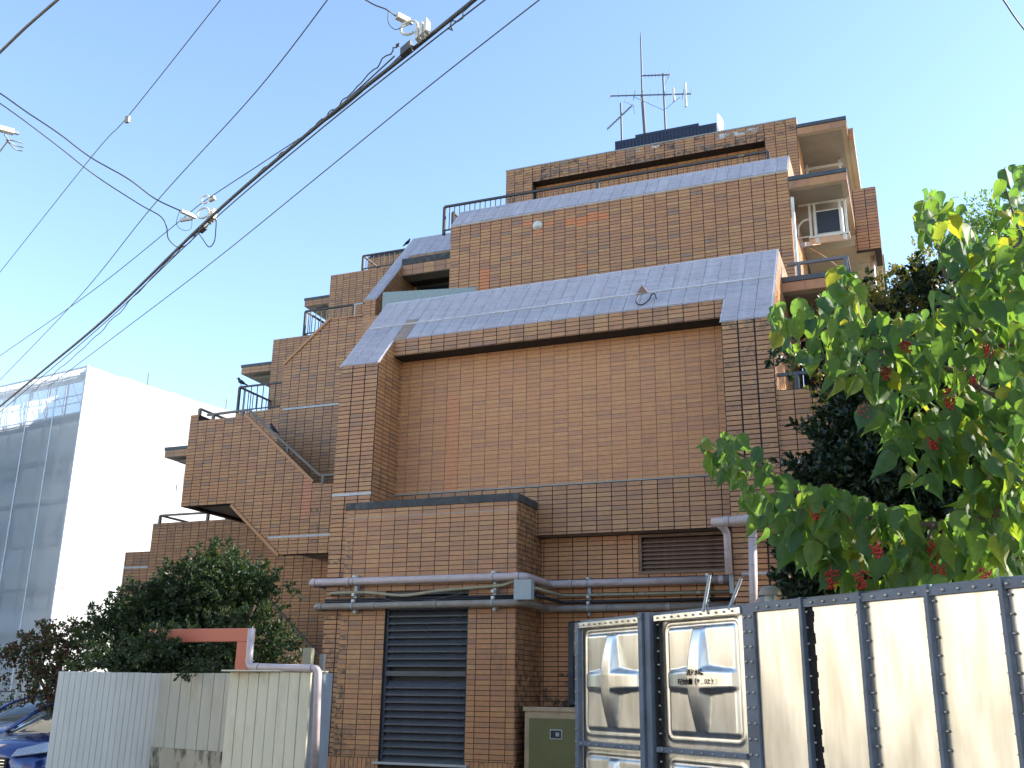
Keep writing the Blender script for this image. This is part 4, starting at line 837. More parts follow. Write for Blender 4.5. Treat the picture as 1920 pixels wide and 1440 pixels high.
tag(MB().tube([a-Z0*.03,c],.013,8).build('pole',m_galv),'thin slanted grey pole on the tank in front of the junction box','pole')
# ------------------------------------------------------------ fence pieces at the left
def fence(name,label,a,b_,z,step,mat,cat='fence',depth=.04,gap=.006,base=0.,cap=False):
    a=Vector((a[0],a[1],0)); b_=Vector((b_[0],b_[1],0)); d=(b_-a); L=d.length; d/=L; nn=Vector((d.y,-d.x,0)); t=empty(name,a,label,cat)
    n=int(round(L/step)); st=L/n
    MB().obox(a+d*L/2-nn*.03+Z0*(z-.02)/2,d,nn,Z0,L/2,.012,(z-.02)/2).build('backing',m_roughblack if gap>.004 else mat,t)
    for i in range(n):
        zt=z-R.uniform(0,.004)
        MB().obox(a+d*(st*(i+.5))+Z0*(zt+base)/2-nn*R.uniform(0,.003),d,nn,Z0,st/2-gap/2,depth/2-.006,(zt-base)/2).build('board',mat,t,bevel=.003)
    return t
fence('fence_section','white ribbed fence at the far left in front of the cars',(-7.46,7.49),(-6.76,8.07),1.68,.05,m_fencew,gap=.0015)
t=fence('fence_section','cream board fence in the middle, under the bush, on a stained concrete base',(-6.755,8.06),(-5.2,7.62),1.68,.155,M('greyed_cream_board',(.47,.45,.37),.6,.06,3,dirt=(.30,.26,.17),dscale=3.2,damt=.5,stretch=(2,2,.7)),gap=.007,base=1.02)
MB().obox(Vector((-5.98,7.86,.5)),(.962,-.272,0),(-.272,-.962,0),Z0,.80,.05,.52).build('base',M('stained_concrete',(.40,.36,.27),.9,.15,4,dirt=(.03,.03,.025),dscale=5,damt=.95,stretch=(1.5,1.5,.6),dthr=(.48,.6)),t)
t=fence('fence_section','cream board fence with lilac pipe over it, right of the bush',(-5.57,7.51),(-4.66,7.35),1.68,.118,m_fence,gap=.006)
MB().box(-5.565,-4.66,7.37,7.60,1.683,1.695).build('cap',m_fence,t)
MB().obox(Vector((-4.72,7.62,.84)),(-.16,.5,0),(.95,.31,0),Z0,.5,.02,.84).build('return_panel',M('shaded_return_grey',(.26,.29,.34),.6,.1,5),t)  # blue grey carries the shade of this side face in its colour
# lilac pipe over the fence
A1=at(472,1182,Y=7.50); 
pipe('drain_pipe','lilac pipe bending over the cream fence and down its right edge',[at(472,1178,Y=7.48),at(466,1250,Y=7.48),at(597,1254,Y=7.30),at(590,1440,Y=7.30)],.030,m_lilac,.05,joints=((1,.12),(1,.88)))
# orange frame
o1=at(285,1198,Y=7.75); o2=at(478,1188,Y=7.75)
t=empty('steel_frame',(o2.x,7.75,0),'salmon red steel portal frame rising behind the fence','frame')
zt=o2.z+.045
MB().box(o1.x,o2.x-.03,7.70,7.80,zt-.115,zt).build('beam',m_orange,t,bevel=.004)
q0=at(455,1200,Y=7.70); MB().box(q0.x-.055,q0.x+.045,7.695,7.81,0,zt-.116).build('post',m_orange,t,bevel=.004)
q1=at(480,1200,Y=7.95); MB().box(q1.x-.035,q1.x-.005,7.90,7.93,0,q1.z+.07).build('post',m_orange,t,bevel=.004)
q=at(578,1232,Y=9.2); t=empty('post',(q.x,9.2,0),'short olive post behind the cream fence','post'); MB().box(q.x-.05,q.x+.05,9.17,9.23,0,q.z+.09).build('upright',m_khaki,t); MB().box(q.x+.07,q.x+.12,9.3,9.34,0,q.z+.03).build('bracket',m_conc,t)
# ------------------------------------------------------------ foliage
def leafcloud(name,clumps,size,mat,parent,seed,per=40,spread=.12,droop=0.,kind='stuff',aspect=.45,up=0.,hollow=.55):
    rs=np.random.RandomState(seed); P=[];A=[]
    for (cx,cy,cz,rx,ry,rz,n) in clumps:
        nc=max(1,n//per); d=rs.normal(size=(nc,3)); d/=np.linalg.norm(d,axis=1)[:,None]; rad=hollow+(1.08-hollow)*rs.rand(nc)**.6
        rad*= 1+.16*np.sin(d[:,0]*5+cx*3)*np.cos(d[:,2]*6+cz)
        c=np.array([cx,cy,cz])+d*rad[:,None]*np.array([rx,ry,rz])
        cc=np.repeat(c,per,axis=0); dd=np.repeat(d,per,axis=0)
        # twig like: spread along an axis
        tw=np.repeat(d*.6+rs.normal(size=(nc,3))*.5+np.array([0,0,up]),per,axis=0); tw/=np.linalg.norm(tw,axis=1)[:,None]
        s=rs.rand(len(cc))[:,None]; p=cc+tw*s*spread*2.2+rs.normal(size=cc.shape)*spread*.33*(1.1-s)
        a=tw*.7+rs.normal(size=cc.shape)*.6+np.array([0,0,-droop]); P.append(p);A.append(a)
    P=np.concatenate(P);A=np.concatenate(A);A/=np.linalg.norm(A,axis=1)[:,None]; n=len(P)
    B=np.cross(A,rs.normal(size=P.shape)); B/=np.linalg.norm(B,axis=1)[:,None]; C=np.cross(A,B)
    L=(size*(.65+.7*rs.rand(n)))[:,None]; Wd=L*aspect
    v=np.empty((n,4,3)); v[:,0]=P; v[:,1]=P+A*L*.5+B*Wd*.5+C*L*.08; v[:,2]=P+A*L; v[:,3]=P+A*L*.5-B*Wd*.5+C*L*.08
    off=np.array(woff(parent)) if parent is not None else 0
    v=v.reshape(-1,3)-off
    me=bpy.data.meshes.new(name); me.vertices.add(n*4); me.vertices.foreach_set('co',v.ravel())
    idx=np.arange(n)[:,None]*4; li=np.concatenate([idx+0,idx+1,idx+2,idx+0,idx+2,idx+3],axis=1).ravel()
    me.loops.add(n*6); me.loops.foreach_set('vertex_index',li); me.polygons.add(n*2); me.polygons.foreach_set('loop_start',np.arange(n*2)*3); me.polygons.foreach_set('loop_total',np.full(n*2,3))
    me.update(calc_edges=True); me.validate()
    tn=me.attributes.new('tone','FLOAT','FACE'); tn.data.foreach_set('value',np.repeat(rs.rand(n)*.97,2))
    me.materials.append(mat); o=bpy.data.objects.new(name,me); COL.objects.link(o)
    if parent is not None: o.parent=parent
    if kind: o['kind']=kind
    return o
def cl(u,v,Y,ru,rv,ry,n):
    """clump given by where it stands and its radius in metres"""
    p=at(u,v,Y=Y); return (p.x,p.y,p.z,ru,ry,rv,n)
# bush
bushc=at(350,1180,Y=9.4); bush=empty('bush',(bushc.x,9.4,0),'large dark green evergreen bush overhanging the fence','bush')
bc=[cl(330,1165,9.45,.62,.36,.3,12000),cl(300,1200,7.55,.10,.05,.06,500),cl(275,1215,7.5,.14,.08,.1,700)]+[cl(u,v,Y,ru,rv,.5,int(n*2.2)) for u,v,Y,ru,rv,n in ((350,1130,9.5,.50,.42,5200),(270,1170,9.3,.46,.40,4200),(430,1130,9.6,.42,.40,4200),(215,1190,9.2,.22,.24,1400),(300,1230,9.1,.42,.28,3600),(400,1210,9.3,.50,.34,3600),(470,1190,9.7,.34,.36,2400),(500,1215,9.9,.20,.22,1300),(245,1240,8.8,.26,.16,1500),(410,1075,9.6,.22,.24,1400),(470,1090,9.7,.18,.18,1000),(205,1262,8.35,.10,.12,500),(410,1262,8.35,.16,.07,500),(412,1045,9.6,.06,.16,260),(508,1100,9.8,.16,.05,240))]
leafcloud('foliage',bc,.042,m_bleaf,bush,3,per=26,spread=.055,aspect=.5,up=.3,hollow=.35)
bb=MB(); 
for i in range(7):
    a=Vector((bushc.x+R.uniform(-.15,.15),9.4,0)); e=at(250+i*38,1150-R.random()*50,Y=9.4); bb.tube(cr([a,(a+e)/2+Vector((R.uniform(-.1,.1),0,.1)),e],4),[.05,.047,.044,.04,.035,.03,.025,.02,.012],7)
bb.build('stem',m_bark,bush)
# maple
mc=at(110,1230,Y=12.5); mpl=empty('maple_tree',(mc.x,12.5,0),'dull red and green maple behind the white ribbed fence','tree')
mcl=[cl(u,v,12.5,ru,rv,.4,n) for u,v,ru,rv,n in ((100,1200,.42,.18,1500),(60,1215,.30,.12,900),(140,1210,.35,.26,1300),(30,1235,.25,.06,400),(110,1255,.40,.14,1200),(70,1265,.38,.06,700),(35,1262,.3,.04,300),(120,1300,.35,.12,1000),(75,1308,.25,.06,450),(165,1190,.2,.2,500))]
leafcloud('foliage',mcl,.055,m_mleaf,mpl,5,per=24,spread=.10,aspect=.6,hollow=.2)
MB().tube(cr([(mc.x,12.5,0),(mc.x+.1,12.5,1.2),(mc.x,12.5,2.1)],4),.05,8).tube(cr([(mc.x+.1,12.5,1.2),(mc.x-.4,12.4,1.9)],4),.025,6).build('trunk',m_bark,mpl)
# dark evergreen at the right
dc=at(1750,900,Y=10.5); dt=empty('evergreen_tree',(dc.x+.3,10.8,0),'tall dark evergreen tree between the building and the tank','tree')
dcl=[cl(u,v,Y,ru,rv,.9,int(n*1.5)) for u,v,Y,ru,rv,n in ((1700,900,11,1.0,.8,13000),(1600,950,11.3,.55,.7,7000),(1850,880,11,1.0,.9,11000),(1740,760,11.2,.8,.65,8000),(1850,700,11,.8,.7,6000),(1545,1070,11.5,.36,.55,8000),(1640,1060,11.2,.6,.5,6000),(1760,1040,11,.8,.5,7000),(1610,830,11.6,.34,.45,3400),(1580,700,12,.25,.30,900),(1660,600,11.6,.4,.25,1500),(1760,570,11.4,.4,.35,2000),(1890,1000,10.8,.8,.6,5000),(1500,640,12.4,.2,.15,240),(1470,645,12.6,.15,.10,160),(1880,560,11,.6,.5,2500),(2050,800,11,1.0,1.0,8000),(2200,900,11,1.0,.9,8000),(2050,1020,11,1.,.6,5000),(2230,700,11.2,.8,.8,5000),(2000,640,11.2,.7,.6,3500))]
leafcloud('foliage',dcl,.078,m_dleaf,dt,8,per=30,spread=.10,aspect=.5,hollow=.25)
ycl=[cl(u,v,Y,ru,rv,.4,n) for u,v,Y,ru,rv,n in ((1680,555,11,.35,.18,1500),(1740,520,11,.25,.22,900),(1610,590,11.2,.3,.15,1000),(1560,600,11.3,.2,.15,500),(1700,640,10.8,.4,.2,900),(1550,760,11.6,.13,.3,300))]
o=leafcloud('foliage',ycl,.05,m_yleaf,dt,9,per=18,spread=.09,aspect=.55); o['label']='olive and reddish outer leaves'
MB().tube(cr([(dc.x+.3,10.9,0),(dc.x+.2,10.9,2.5),(dc.x+.3,11,5)],5),[.16,.155,.15,.145,.14,.13,.12,.11,.1,.08,.06],9).build('trunk',m_bark,dt)
# light tree far behind at right edge
lc=at(1870,430,Y=16); lt=empty('far_tree',(lc.x,16,0),'fine leaved bright green tree far behind the berry tree','tree')
leafcloud('foliage',[cl(1880,430,16,.75,.5,.5,3800),cl(1925,480,16,.8,.8,.5,3000),cl(1850,470,16,.4,.4,.5,900)],.07,m_fleaf,lt,12,per=18,spread=.13,aspect=.35,up=.4,hollow=.2)
MB().tube([(lc.x+.4,16,0),(lc.x+.4,16,lc.z)],[.15,.05],8).build('trunk',m_bark,lt)
# berry tree with large heart shaped leaves
bt=empty('berry_tree',(3.2,6.6,0),'tree with large heart shaped leaves and hanging red berry clusters at the right','tree')
def leaf_mesh(k):
    L=1.; prof=[(0,.0),(.02,.18),(.10,.31),(.24,.37),(.42,.33),(.60,.235),(.78,.125),(.95,.045),(1.18,0)]
    vs=[];fs=[]; cur=.25+.4*k/5; fold=.16+.08*(k%3)
    for (a,wd) in prof:
        x=a; sag=-cur*a*a*.5; base_=-.08 if a==0 else 0
        wob=.03*math.sin(a*9+k)
        for sgn in (-1,-.5,0,.5,1):
            bx=a-(.12 if (abs(sgn)>.4 and a<.15) else 0)*abs(sgn)
            vs.append((wd*sgn,sag+abs(sgn)*wd*fold*2+wob*abs(sgn),-bx))
    for i in range(len(prof)-1):
        for j in range(4): q=i*5+j; fs.append((q,q+1,q+6,q+5))
    mb=MB(); mb.add(vs,fs,(k*.17)%1.); return mb,vs,fs
LM=[]
for k in range(6):
    mb,vs,fs=leaf_mesh(k); LM.append((mb.mesh('leaf',m_leaf,smooth=True,tones=True),np.array(vs),fs))
def inpoly(x,y,P):
    c=False; n=len(P)
    for i in range(n):
        x1,y1=P[i]; x2,y2=P[(i+1)%n]
        if (y1>y)!=(y2>y) and x<(x2-x1)*(y-y1)/(y2-y1)+x1: c=not c
    return c
masses=[ # region outline of a bough as it hangs, depth range, leaf count
 ([(1318,835),(1350,815),(1395,825),(1430,860),(1445,895),(1480,905),(1560,925),(1640,955),(1700,965),(1770,985),(1800,960),(1830,905),(1875,870),(1925,860),(1925,1120),(1850,1095),(1620,1110),(1560,1110),(1520,1060),(1440,1010),(1405,980),(1390,930),(1350,900),(1320,880)],6.9,8.3,560),
 ([(1318,835),(1350,815),(1395,825),(1420,860),(1415,900),(1350,910),(1318,870)],7.4,7.8,12),
 ([(1428,590),(1455,575),(1500,575),(1540,590),(1550,560),(1565,515),(1595,508),(1620,545),(1645,600),(1700,600),(1770,590),(1925,600),(1925,850),(1850,830),(1800,850),(1720,850),(1690,840),(1640,800),(1600,740),(1560,720),(1520,700),(1490,665),(1450,640)],6.8,8.6,500),
 ([(1702,395),(1735,365),(1775,372),(1800,395),(1830,430),(1865,455),(1880,420),(1862,340),(1890,318),(1925,325),(1925,620),(1760,600),(1745,560),(1790,540),(1760,480),(1725,440)],6.6,8.2,230),
 ([(1660,830),(1760,850),(1800,800),(1880,850),(1870,960),(1830,900),(1790,890),(1700,925),(1665,880)],7.0,7.8,55),
 ([(1860,760),(1925,740),(1925,980),(1870,960),(1845,880)],6.6,7.6,85),
]
masses.append(([(1930,330),(2050,300),(2200,380),(2330,520),(2400,700),(2380,900),(2250,1020),(2000,1090),(1930,1090)],6.0,8.4,420))
cand=[]
for P,y0,y1,n in masses:
    xs=[p[0] for p in P]; ys=[p[1] for p in P]; k=0
    while k<n:
        u=R.uniform(min(xs),max(xs)); v=R.uniform(min(ys),max(ys))
        if not inpoly(u,v,P): continue
        Y=R.uniform(y0,y1); Y=max(Y,6.1); cand.append((at(u,v-12,Y=Y),u,v)); k+=1
cand.sort(key=lambda q:(q[1]>1920,q[0].y))
sv=[];sf=[];st_=[]; off=woff(bt); pet=MB()
for i,(p,u,v) in enumerate(cand):
    s=R.uniform(.10,.205)*( .8 if (u<1450 or v<430) else 1); k=R.randrange(6)
    yaw=R.gauss(0,.95); tilt=R.gauss(.12,.32); roll=R.gauss(0,.28)
    m=Matrix.Rotation(yaw,4,'Z')@Matrix.Rotation(-tilt,4,'X')@Matrix.Rotation(roll,4,'Y')
    d=m.to_3x3()@Vector((0,.5,1)); pet.tube([p,p+d.normalized()*s*.2,p+d.normalized()*s*.28+Vector((.02,.0,-.01))],[.0022,.002,.002],4,cap=False)
    if i<300:
        o=bpy.data.objects.new('leaf',LM[k][0]); COL.objects.link(o); o.parent=bt; m4=m.copy(); m4=Matrix.Translation(p-off)@m4@Matrix.Scale(s,4); o.matrix_local=m4
    else:
        V=LM[k][1]*s; A=np.array(m.to_3x3()); V=V@A.T+np.array(p-off); b0=len(sv); sv+= [tuple(x) for x in V]; sf+=[tuple(j+b0 for j in f) for f in LM[k][2]]; st_+=[R.random()]*len(LM[k][2])
me=bpy.data.meshes.new('foliage'); me.from_pydata(sv,[],sf); me.attributes.new('tone','FLOAT','FACE').data.foreach_set('value',st_); me.materials.append(m_leaf); me.polygons.foreach_set('use_smooth',[True]*len(sf)); me.update()
o=bpy.data.objects.new('foliage',me); COL.objects.link(o); o.parent=bt; o['kind']='stuff'
o=pet.build('petioles',m_twig,bt); o['kind']='stuff'
def bough(pts,r0,r1):
    path=cr(pts,5); n=len(path); return MB().tube(path,[r0+(r1-r0)*i/(n-1) for i in range(n)],7).build('branch',m_bark,bt,smooth=True)
T0=Vector((3.2,6.6,0))
MB().tube(cr([T0,(3.25,6.7,1.6),(3.3,6.9,3.2),(3.2,7,5.2)],5),[.16-.006*i for i in range(16)],9).build('trunk',m_bark,bt)
bough([(3.25,6.8,2.2),at(1960,960,Y=7.2),at(1800,985,Y=7.6),at(1650,975,Y=7.7),at(1520,935,Y=7.7),at(1450,895,Y=7.6),at(1398,858,Y=7.6),at(1355,835,Y=7.6)],.04,.005)
bough([(3.28,6.9,3.0),at(1960,760,Y=7.4),at(1800,700,Y=7.8),at(1690,660,Y=7.9),at(1560,620,Y=7.9),at(1500,592,Y=7.8)],.035,.004)
bough([at(1700,662,Y=7.85),at(1640,580,Y=7.7),at(1590,530,Y=7.6)],.014,.004)
bough([(3.28,6.9,3.6),at(1960,640,Y=7.2),at(1860,640,Y=7.4),at(1790,560,Y=7.5),at(1760,470,Y=7.4),at(1735,395,Y=7.3)],.03,.004)
bough([(3.25,7,4.4),at(1960,480,Y=7.0),at(1915,440,Y=7.1),at(1885,350,Y=7.1)],.025,.004)
bough([at(1960,960,Y=7.2),at(1890,880,Y=7),at(1850,900,Y=6.9)],.02,.005)
for (u0,v0,u1,v1) in ((1650,975,1600,1040),(1750,985,1700,1060),(1820,985,1860,1060),(1560,950,1500,1000),(1800,700,1760,790),(1690,660,1650,740),(1860,640,1830,740),(1780,540,1830,470)):
    bough([at(u0,v0,Y=7.6),at((u0+u1)/2+8,(v0+v1)/2,Y=7.5),at(u1,v1,Y=7.4)],.01,.004)
bm=bmesh.new(); bmesh.ops.create_icosphere(bm,subdivisions=1,radius=1); ico_v=np.array([v.co[:] for v in bm.verts]); ico_f=[tuple(v.index for v in f.verts) for f in bm.faces]; bm.free()
for (u,v,h) in ((1660,690,.20),(1700,650,.10),(1622,775,.13),(1780,748,.18),(1750,830,.11),(1822,700,.16),(1852,655,.13),(1885,800,.13),(1532,962,.12),(1590,965,.12),(1645,1030,.12),(1560,1085,.15),(1748,1030,.13),(1760,1075,.17),(1615,1085,.14),(1845,1078,.09),(1895,560,.09)):
    p=at(u,v,Y=R.uniform(6.7,7.2)); mb=MB(); mb.tube([p+Z0*h*.65,p-Z0*h*.4],.003,4); h*=.8; n=int(h*560)
    for k in range(n):
        a=R.random()*6.28; t_=R.random(); rad=.05*math.sqrt(R.random())*(1-.5*t_); c=p+Vector((math.cos(a)*rad+R.gauss(0,.004),math.sin(a)*rad,h*.45-t_*h)); rr=R.uniform(.006,.009)
        mb.add([tuple(c+Vector(x)*rr) for x in ico_v],ico_f)
    mb.build('berry_cluster',m_berry,bt,smooth=True)
# ------------------------------------------------------------ overhead lines
def line(name,label,pts,r,mat=m_cable,cat='cable',Z=None,n=6,group=None,wob=0,k=8):
    P=[at(p[0],p[1],Z=(p[2] if len(p)>2 else Z)) for p in pts]
    off_=lambda p:p[0]<0 or p[1]<0 or p[0]>1920
    P=cr(P,k)
    if off_(pts[0]): P.insert(0,P[0]+(P[0]-P[1]).normalized()*9)
    if off_(pts[-1]): P.append(P[-1]+(P[-1]-P[-2]).normalized()*9)
    if wob:
        P=[p+Vector((math.sin(i*1.3)*wob,0,math.cos(i*1.7)*wob)) for i,p in enumerate(P)]
    return tag(MB().tube(P,r,n).build(name,mat,smooth=True),label,cat,group)
line('overhead_cable','thickest overhead cable bundle crossing the sky from bottom left to top',[(-60,812,6.5),(60,712,6.4),(200,595,6.35),(390,412,6.3),(590,240,6.3),(780,88,6.4),(920,-25,6.5)],0.0179)
line('overhead_cable','wire lashed along the lower right side of the thickest cable bundle',[(-60,822,6.5),(60,722,6.4),(200,602,6.32),(392,420,6.27),(592,250,6.27),(784,97,6.36),(935,-20,6.5)],0.0063)
line('overhead_cable','crinkled wire winding beside the upper part of the thickest cable',[(60,735,6.5),(170,640,6.4),(300,505,6.35),(440,366,6.4),(560,262,6.45),(640,192,6.45),(735,95,6.5),(745,85,6.5)],0.0058,wob=.014,k=14)
line('overhead_cable','second crinkled wire winding close to the thickest cable above its clamp',[(840,60,6.4),(870,20,6.45),(905,-20,6.5)],0.0053,wob=.03,k=8)
line('overhead_cable','long thin wire to the right of the thickest cable, reaching the top edge rightmost',[(90,725,6.8),(240,612,6.8),(400,490,6.8),(600,328,6.8),(800,165,6.8),(1030,-15,6.8)],0.0058)
line('overhead_cable','thin wire carrying a small grey tag in the upper left sky',[(-20,530,8),(0,510,8),(175,290,8),(240,218,8),(425,-15,8)],0.0053)
line('overhead_cable','thin wire meeting the top edge between the tagged wire and the thick cable',[(-20,730,7.5),(0,712,7.5),(150,555,7.5),(290,382,7.5),(480,172,7.5),(625,-15,7.5)],0.0063)
line('overhead_cable','thin messenger wire holding the pale hook left of the thick cable',[(-20,682,6.7),(0,667,6.7),(170,548,6.7),(330,420,6.7),(385,376,6.7),(500,300,6.7),(640,205,6.7),(760,95,6.7)],0.0053)
line('overhead_cable','black wavy service cable sloping down from the left edge to the pale terminal',[(-20,168,7.2),(0,175,7.2),(50,210,7.1),(110,250,7.0),(170,295,6.9),(240,335,6.8),(290,372,6.7),(338,395,6.6)],0.0074,m_black)
line('overhead_cable','thin black service wire crossing the wavy one and looping under the terminal',[(-20,180,7.2),(40,222,7.1),(110,275,7.0),(180,330,6.9),(260,382,6.7),(300,405,6.6),(312,425,6.5),(316,448,6.45),(335,464,6.4),(355,455,6.4),(372,432,6.4)],0.0063,m_black)
line('overhead_cable','black loop of cable hanging just right of the thick cable clamp',[(372,436,6.4),(380,448,6.35),(392,463,6.3),(402,452,6.35),(405,425,6.4),(407,400,6.45),(425,382,6.5),(520,300,6.5),(640,196,6.5),(740,105,6.5)],0.0058,m_black)
line('overhead_cable','thick twisted cable cutting the top left corner',[(-30,125,6.6),(0,98,6.6),(50,50,6.6),(125,-15,6.6)],0.0127,M('brown_grey_cable',(.16,.14,.12),.7,.3,14))
line('overhead_cable','black cable cutting the top right corner',[(1870,-15,6.8),(1885,5,6.8),(1905,35,6.8),(1940,80,6.8)],0.0069,m_black)
line('overhead_cable','cable at the top running into the first pale insulator',[(670,-10,6.7),(700,8,6.65),(725,18,6.6),(742,30,6.6)],0.0058,m_cable)
line('overhead_cable','thin drop loop under the first pale insulator',[(728,20,6.6),(728,42,6.5),(740,55,6.5),(752,52,6.5),(768,46,6.55)],0.0031,m_black)
line('overhead_cable','thin drop loops under the pale terminal',[(337,395,6.6),(331,420,6.5),(345,432,6.45),(358,428,6.5),(360,412,6.6)],0.0031,m_black)
def fitting(label,pts,Z,w_,h_,mat=m_paled,extra=True):
    a=at(*pts[0],Z=Z); c=at(*pts[1],Z=Z); t=empty('cable_terminal',(a+c)/2,label,'cable fitting','fittings on the overhead lines')
    MB().bar(a,c,w_,h_).build('housing',mat,t,bevel=.006)
    if extra:
        d=(c-a); MB().bar(c,c+d*.25,w_*.5,h_*.5).build('terminal_lug',m_galv,t)
    return t
fitting('pale oblong insulator at the top centre left of the cable clamp',((743,29),(767,41)),6.6,.052,.045)
fitting('pale oblong insulator on the wavy black service cable',((339,395),(361,405)),6.6,.045,.038)
fitting('flat pale insulator just under the oblong one on the service cable',((338,413),(362,409)),6.6,.035,.04)
t=fitting('pale camera like insulator at the left edge of the sky',((-12,238),(26,248)),6.6,.06,.05)
for (u,v) in ((42,268),(44,276),(43,283)): MB().tube(cr([at(12,262,Z=6.5),at(28,v-4,Z=6.5),at(u,v,Z=6.5)],4),.007,6).build('lead',m_galv,t)
MB().tube([at(8,252,Z=6.5),at(16,262,Z=6.5),at(-5,290,Z=6.5)],.008,6).build('lead',m_galv,t)
for (u,v,z,lab) in ((397,409,6.33,'pale metal clamp biting the thick cable in the middle'),(792,62,6.42,'pale metal clamp biting the thick cable near the top')):
    c=at(u,v,Z=z); t=empty('cable_clamp',c,lab,'cable fitting','fittings on the overhead lines'); q=at(u+14,v-12,Z=z); d=(q-c).normalized()
    bb=MB(); 
    for k in (-1,0,1): bb.obox(c+d*k*.06+Z0*.02,d,Vector((0,1,0)),Z0,.02,.035,.055)
    bb.build('jaw',m_paled,t,bevel=.004)
    ring=[c+Vector((-.12,0,.08))+Vector((math.cos(a)*.075,0,math.sin(a)*.06)) for a in [i*math.pi/7 for i in range(13)]]
    MB().tube(ring,.011,8).build('eyelet',m_paled,t,smooth=True)
    MB().obox(c-d*.22-Z0*.03,d,Vector((0,1,0)),Z0,.07,.03,.035).build('splice_sleeve',m_cable,t)
c=at(240,217,Z=8); tag(MB().obox(c-Z0*.05,(1,0,0),(0,1,0),Z0,.03,.02,.045).build('wire_tag',m_umber,bevel=.01),'small grey tag hanging on the thin upper left wire','tag')
c=at(385,374,Z=6.7); ring=[c+Vector((math.cos(a)*.05,0,math.sin(a)*.05)) for a in [i*math.pi/7 for i in range(13)]]
t=empty('wire_hook',c,'pale coiled hook on the messenger wire above the middle clamp','cable fitting'); MB().tube(ring,.010,8).build('coil',m_paled,t,smooth=True); MB().obox(c+Vector((.09,0,-.01)),(1,0,.3),(0,1,0),(-.3,0,1),.035,.02,.02).build('knot',m_paled,t)
# ------------------------------------------------------------ scaffolded building
SC=at(165,687,Y=30.); ang=math.radians(9.8); sy=Vector((math.sin(ang),math.cos(ang),0)); sx=Vector((math.cos(ang),-math.sin(ang),0)); HS=SC.z
scb=empty('scaffolded_building',(SC.x,SC.y,0),'pale building behind scaffolding and blue white sheets at the left','building')
def sp(a,b_,z): return Vector((SC.x,SC.y,0))+sx*a+sy*b_+Z0*z   # a: along -left face direction (negative = left), b: back
MB().obox(sp(-11.3,11.3,(HS-1.3)/2),sx,sy,Z0,10,10,(HS-1.3)/2).build('wall',M('pale_wall',(.62,.60,.55),.8,.06,2),scb)
for z in (2.4,5.1,7.8,10.5):
    for a in (-3.0,-6.2,-9.4): 
        o=MB().obox(sp(a,1.27,z),sx,sy,Z0,.8,.03,.65).build('window',m_glass,scb)
    MB().obox(sp(-6.5,.9,z-1.1),sx,sy,Z0,5,.4,.5).build('balcony',M('pale_parapet',(.55,.53,.5),.8),scb) if z>2.5 and z<6 else None
poles=MB()
for i in range(12):
    for b_ in (.15,.85): poles.tube([sp(-.1-i*1.2,b_,0),sp(-.1-i*1.2,b_,HS-.05)],.03,6)
for i in range(1,17):
    poles.tube([sp(-.15,.5+i*1.2,0),sp(-.15,.5+i*1.2,HS)],.03,5)
for k in range(9):
    z=.2+k*1.72
    if z>HS: break
    for b_ in (.15,.85): poles.tube([sp(-14,b_,z),sp(-.1,b_,z)],.025,5); (poles.tube([sp(-14,b_,z+.8),sp(-.1,b_,z+.8)],.02,5) if z+.8<HS else None)
    poles.obox(sp(-7,.5,z-.03),sx,sy,Z0,7,.3,.02)
    for i in range(10): poles.tube([sp(-.1-i*1.2,.15,z),sp(-1.3-i*1.2,.15,min(z+1.7,HS-.1))],.014,4)
o=poles.build('scaffold',M('scaffold_steel',(.30,.31,.33),.5,.1,5,metal=.4),scb); 
# sheets
def sheetmat(name,col,tr,transp,bs=1.2,stretch=(1,1,.5),ts=.5):
    m=bpy.data.materials.new(name); m.use_nodes=True; n=m.node_tree.nodes; l=m.node_tree.links; p=n['Principled BSDF']; p.inputs['Base Color'].default_value=(*col,1); p.inputs['Roughness'].default_value=.55
    t=n.new('ShaderNodeBsdfTranslucent'); t.inputs[0].default_value=(*col,1); x=n.new('ShaderNodeBsdfTransparent'); a=n.new('ShaderNodeMixShader'); a.inputs[0].default_value=ts; b=n.new('ShaderNodeMixShader'); b.inputs[0].default_value=transp
    tc=n.new('ShaderNodeTexCoord'); mp=n.new('ShaderNodeMapping'); mp.inputs['Scale'].default_value=stretch; l.new(tc.outputs['Object'],mp.inputs[0]); no=n.new('ShaderNodeTexNoise'); no.inputs['Scale'].default_value=bs; no.inputs['Detail'].default_value=5; no.inputs['Distortion'].default_value=.6; l.new(mp.outputs[0],no.inputs[0])
    bp=n.new('ShaderNodeBump'); bp.inputs['Strength'].default_value=.6; bp.inputs['Distance'].default_value=.12; l.new(no.outputs[0],bp.inputs['Height']); l.new(bp.outputs[0],p.inputs['Normal'])
    l.new(p.outputs[0],a.inputs[1]); l.new(t.outputs[0],a.inputs[2]); l.new(a.outputs[0],b.inputs[1]); l.new(x.outputs[0],b.inputs[2]); l.new(b.outputs[0],n['Material Output'].inputs[0]); return m
m_sheet=sheetmat('white_scaffold_sheet',(.54,.545,.545),.3,.0,ts=.25); m_mesh=sheetmat('blue_grey_mesh_sheet',(.74,.78,.83),.3,.34,ts=.7)
for q_ in (m_sheet,m_mesh): q_.node_tree.nodes['Principled BSDF'].inputs['Roughness'].default_value=.95; q_.node_tree.nodes['Principled BSDF'].inputs['Specular IOR Level'].default_value=.1
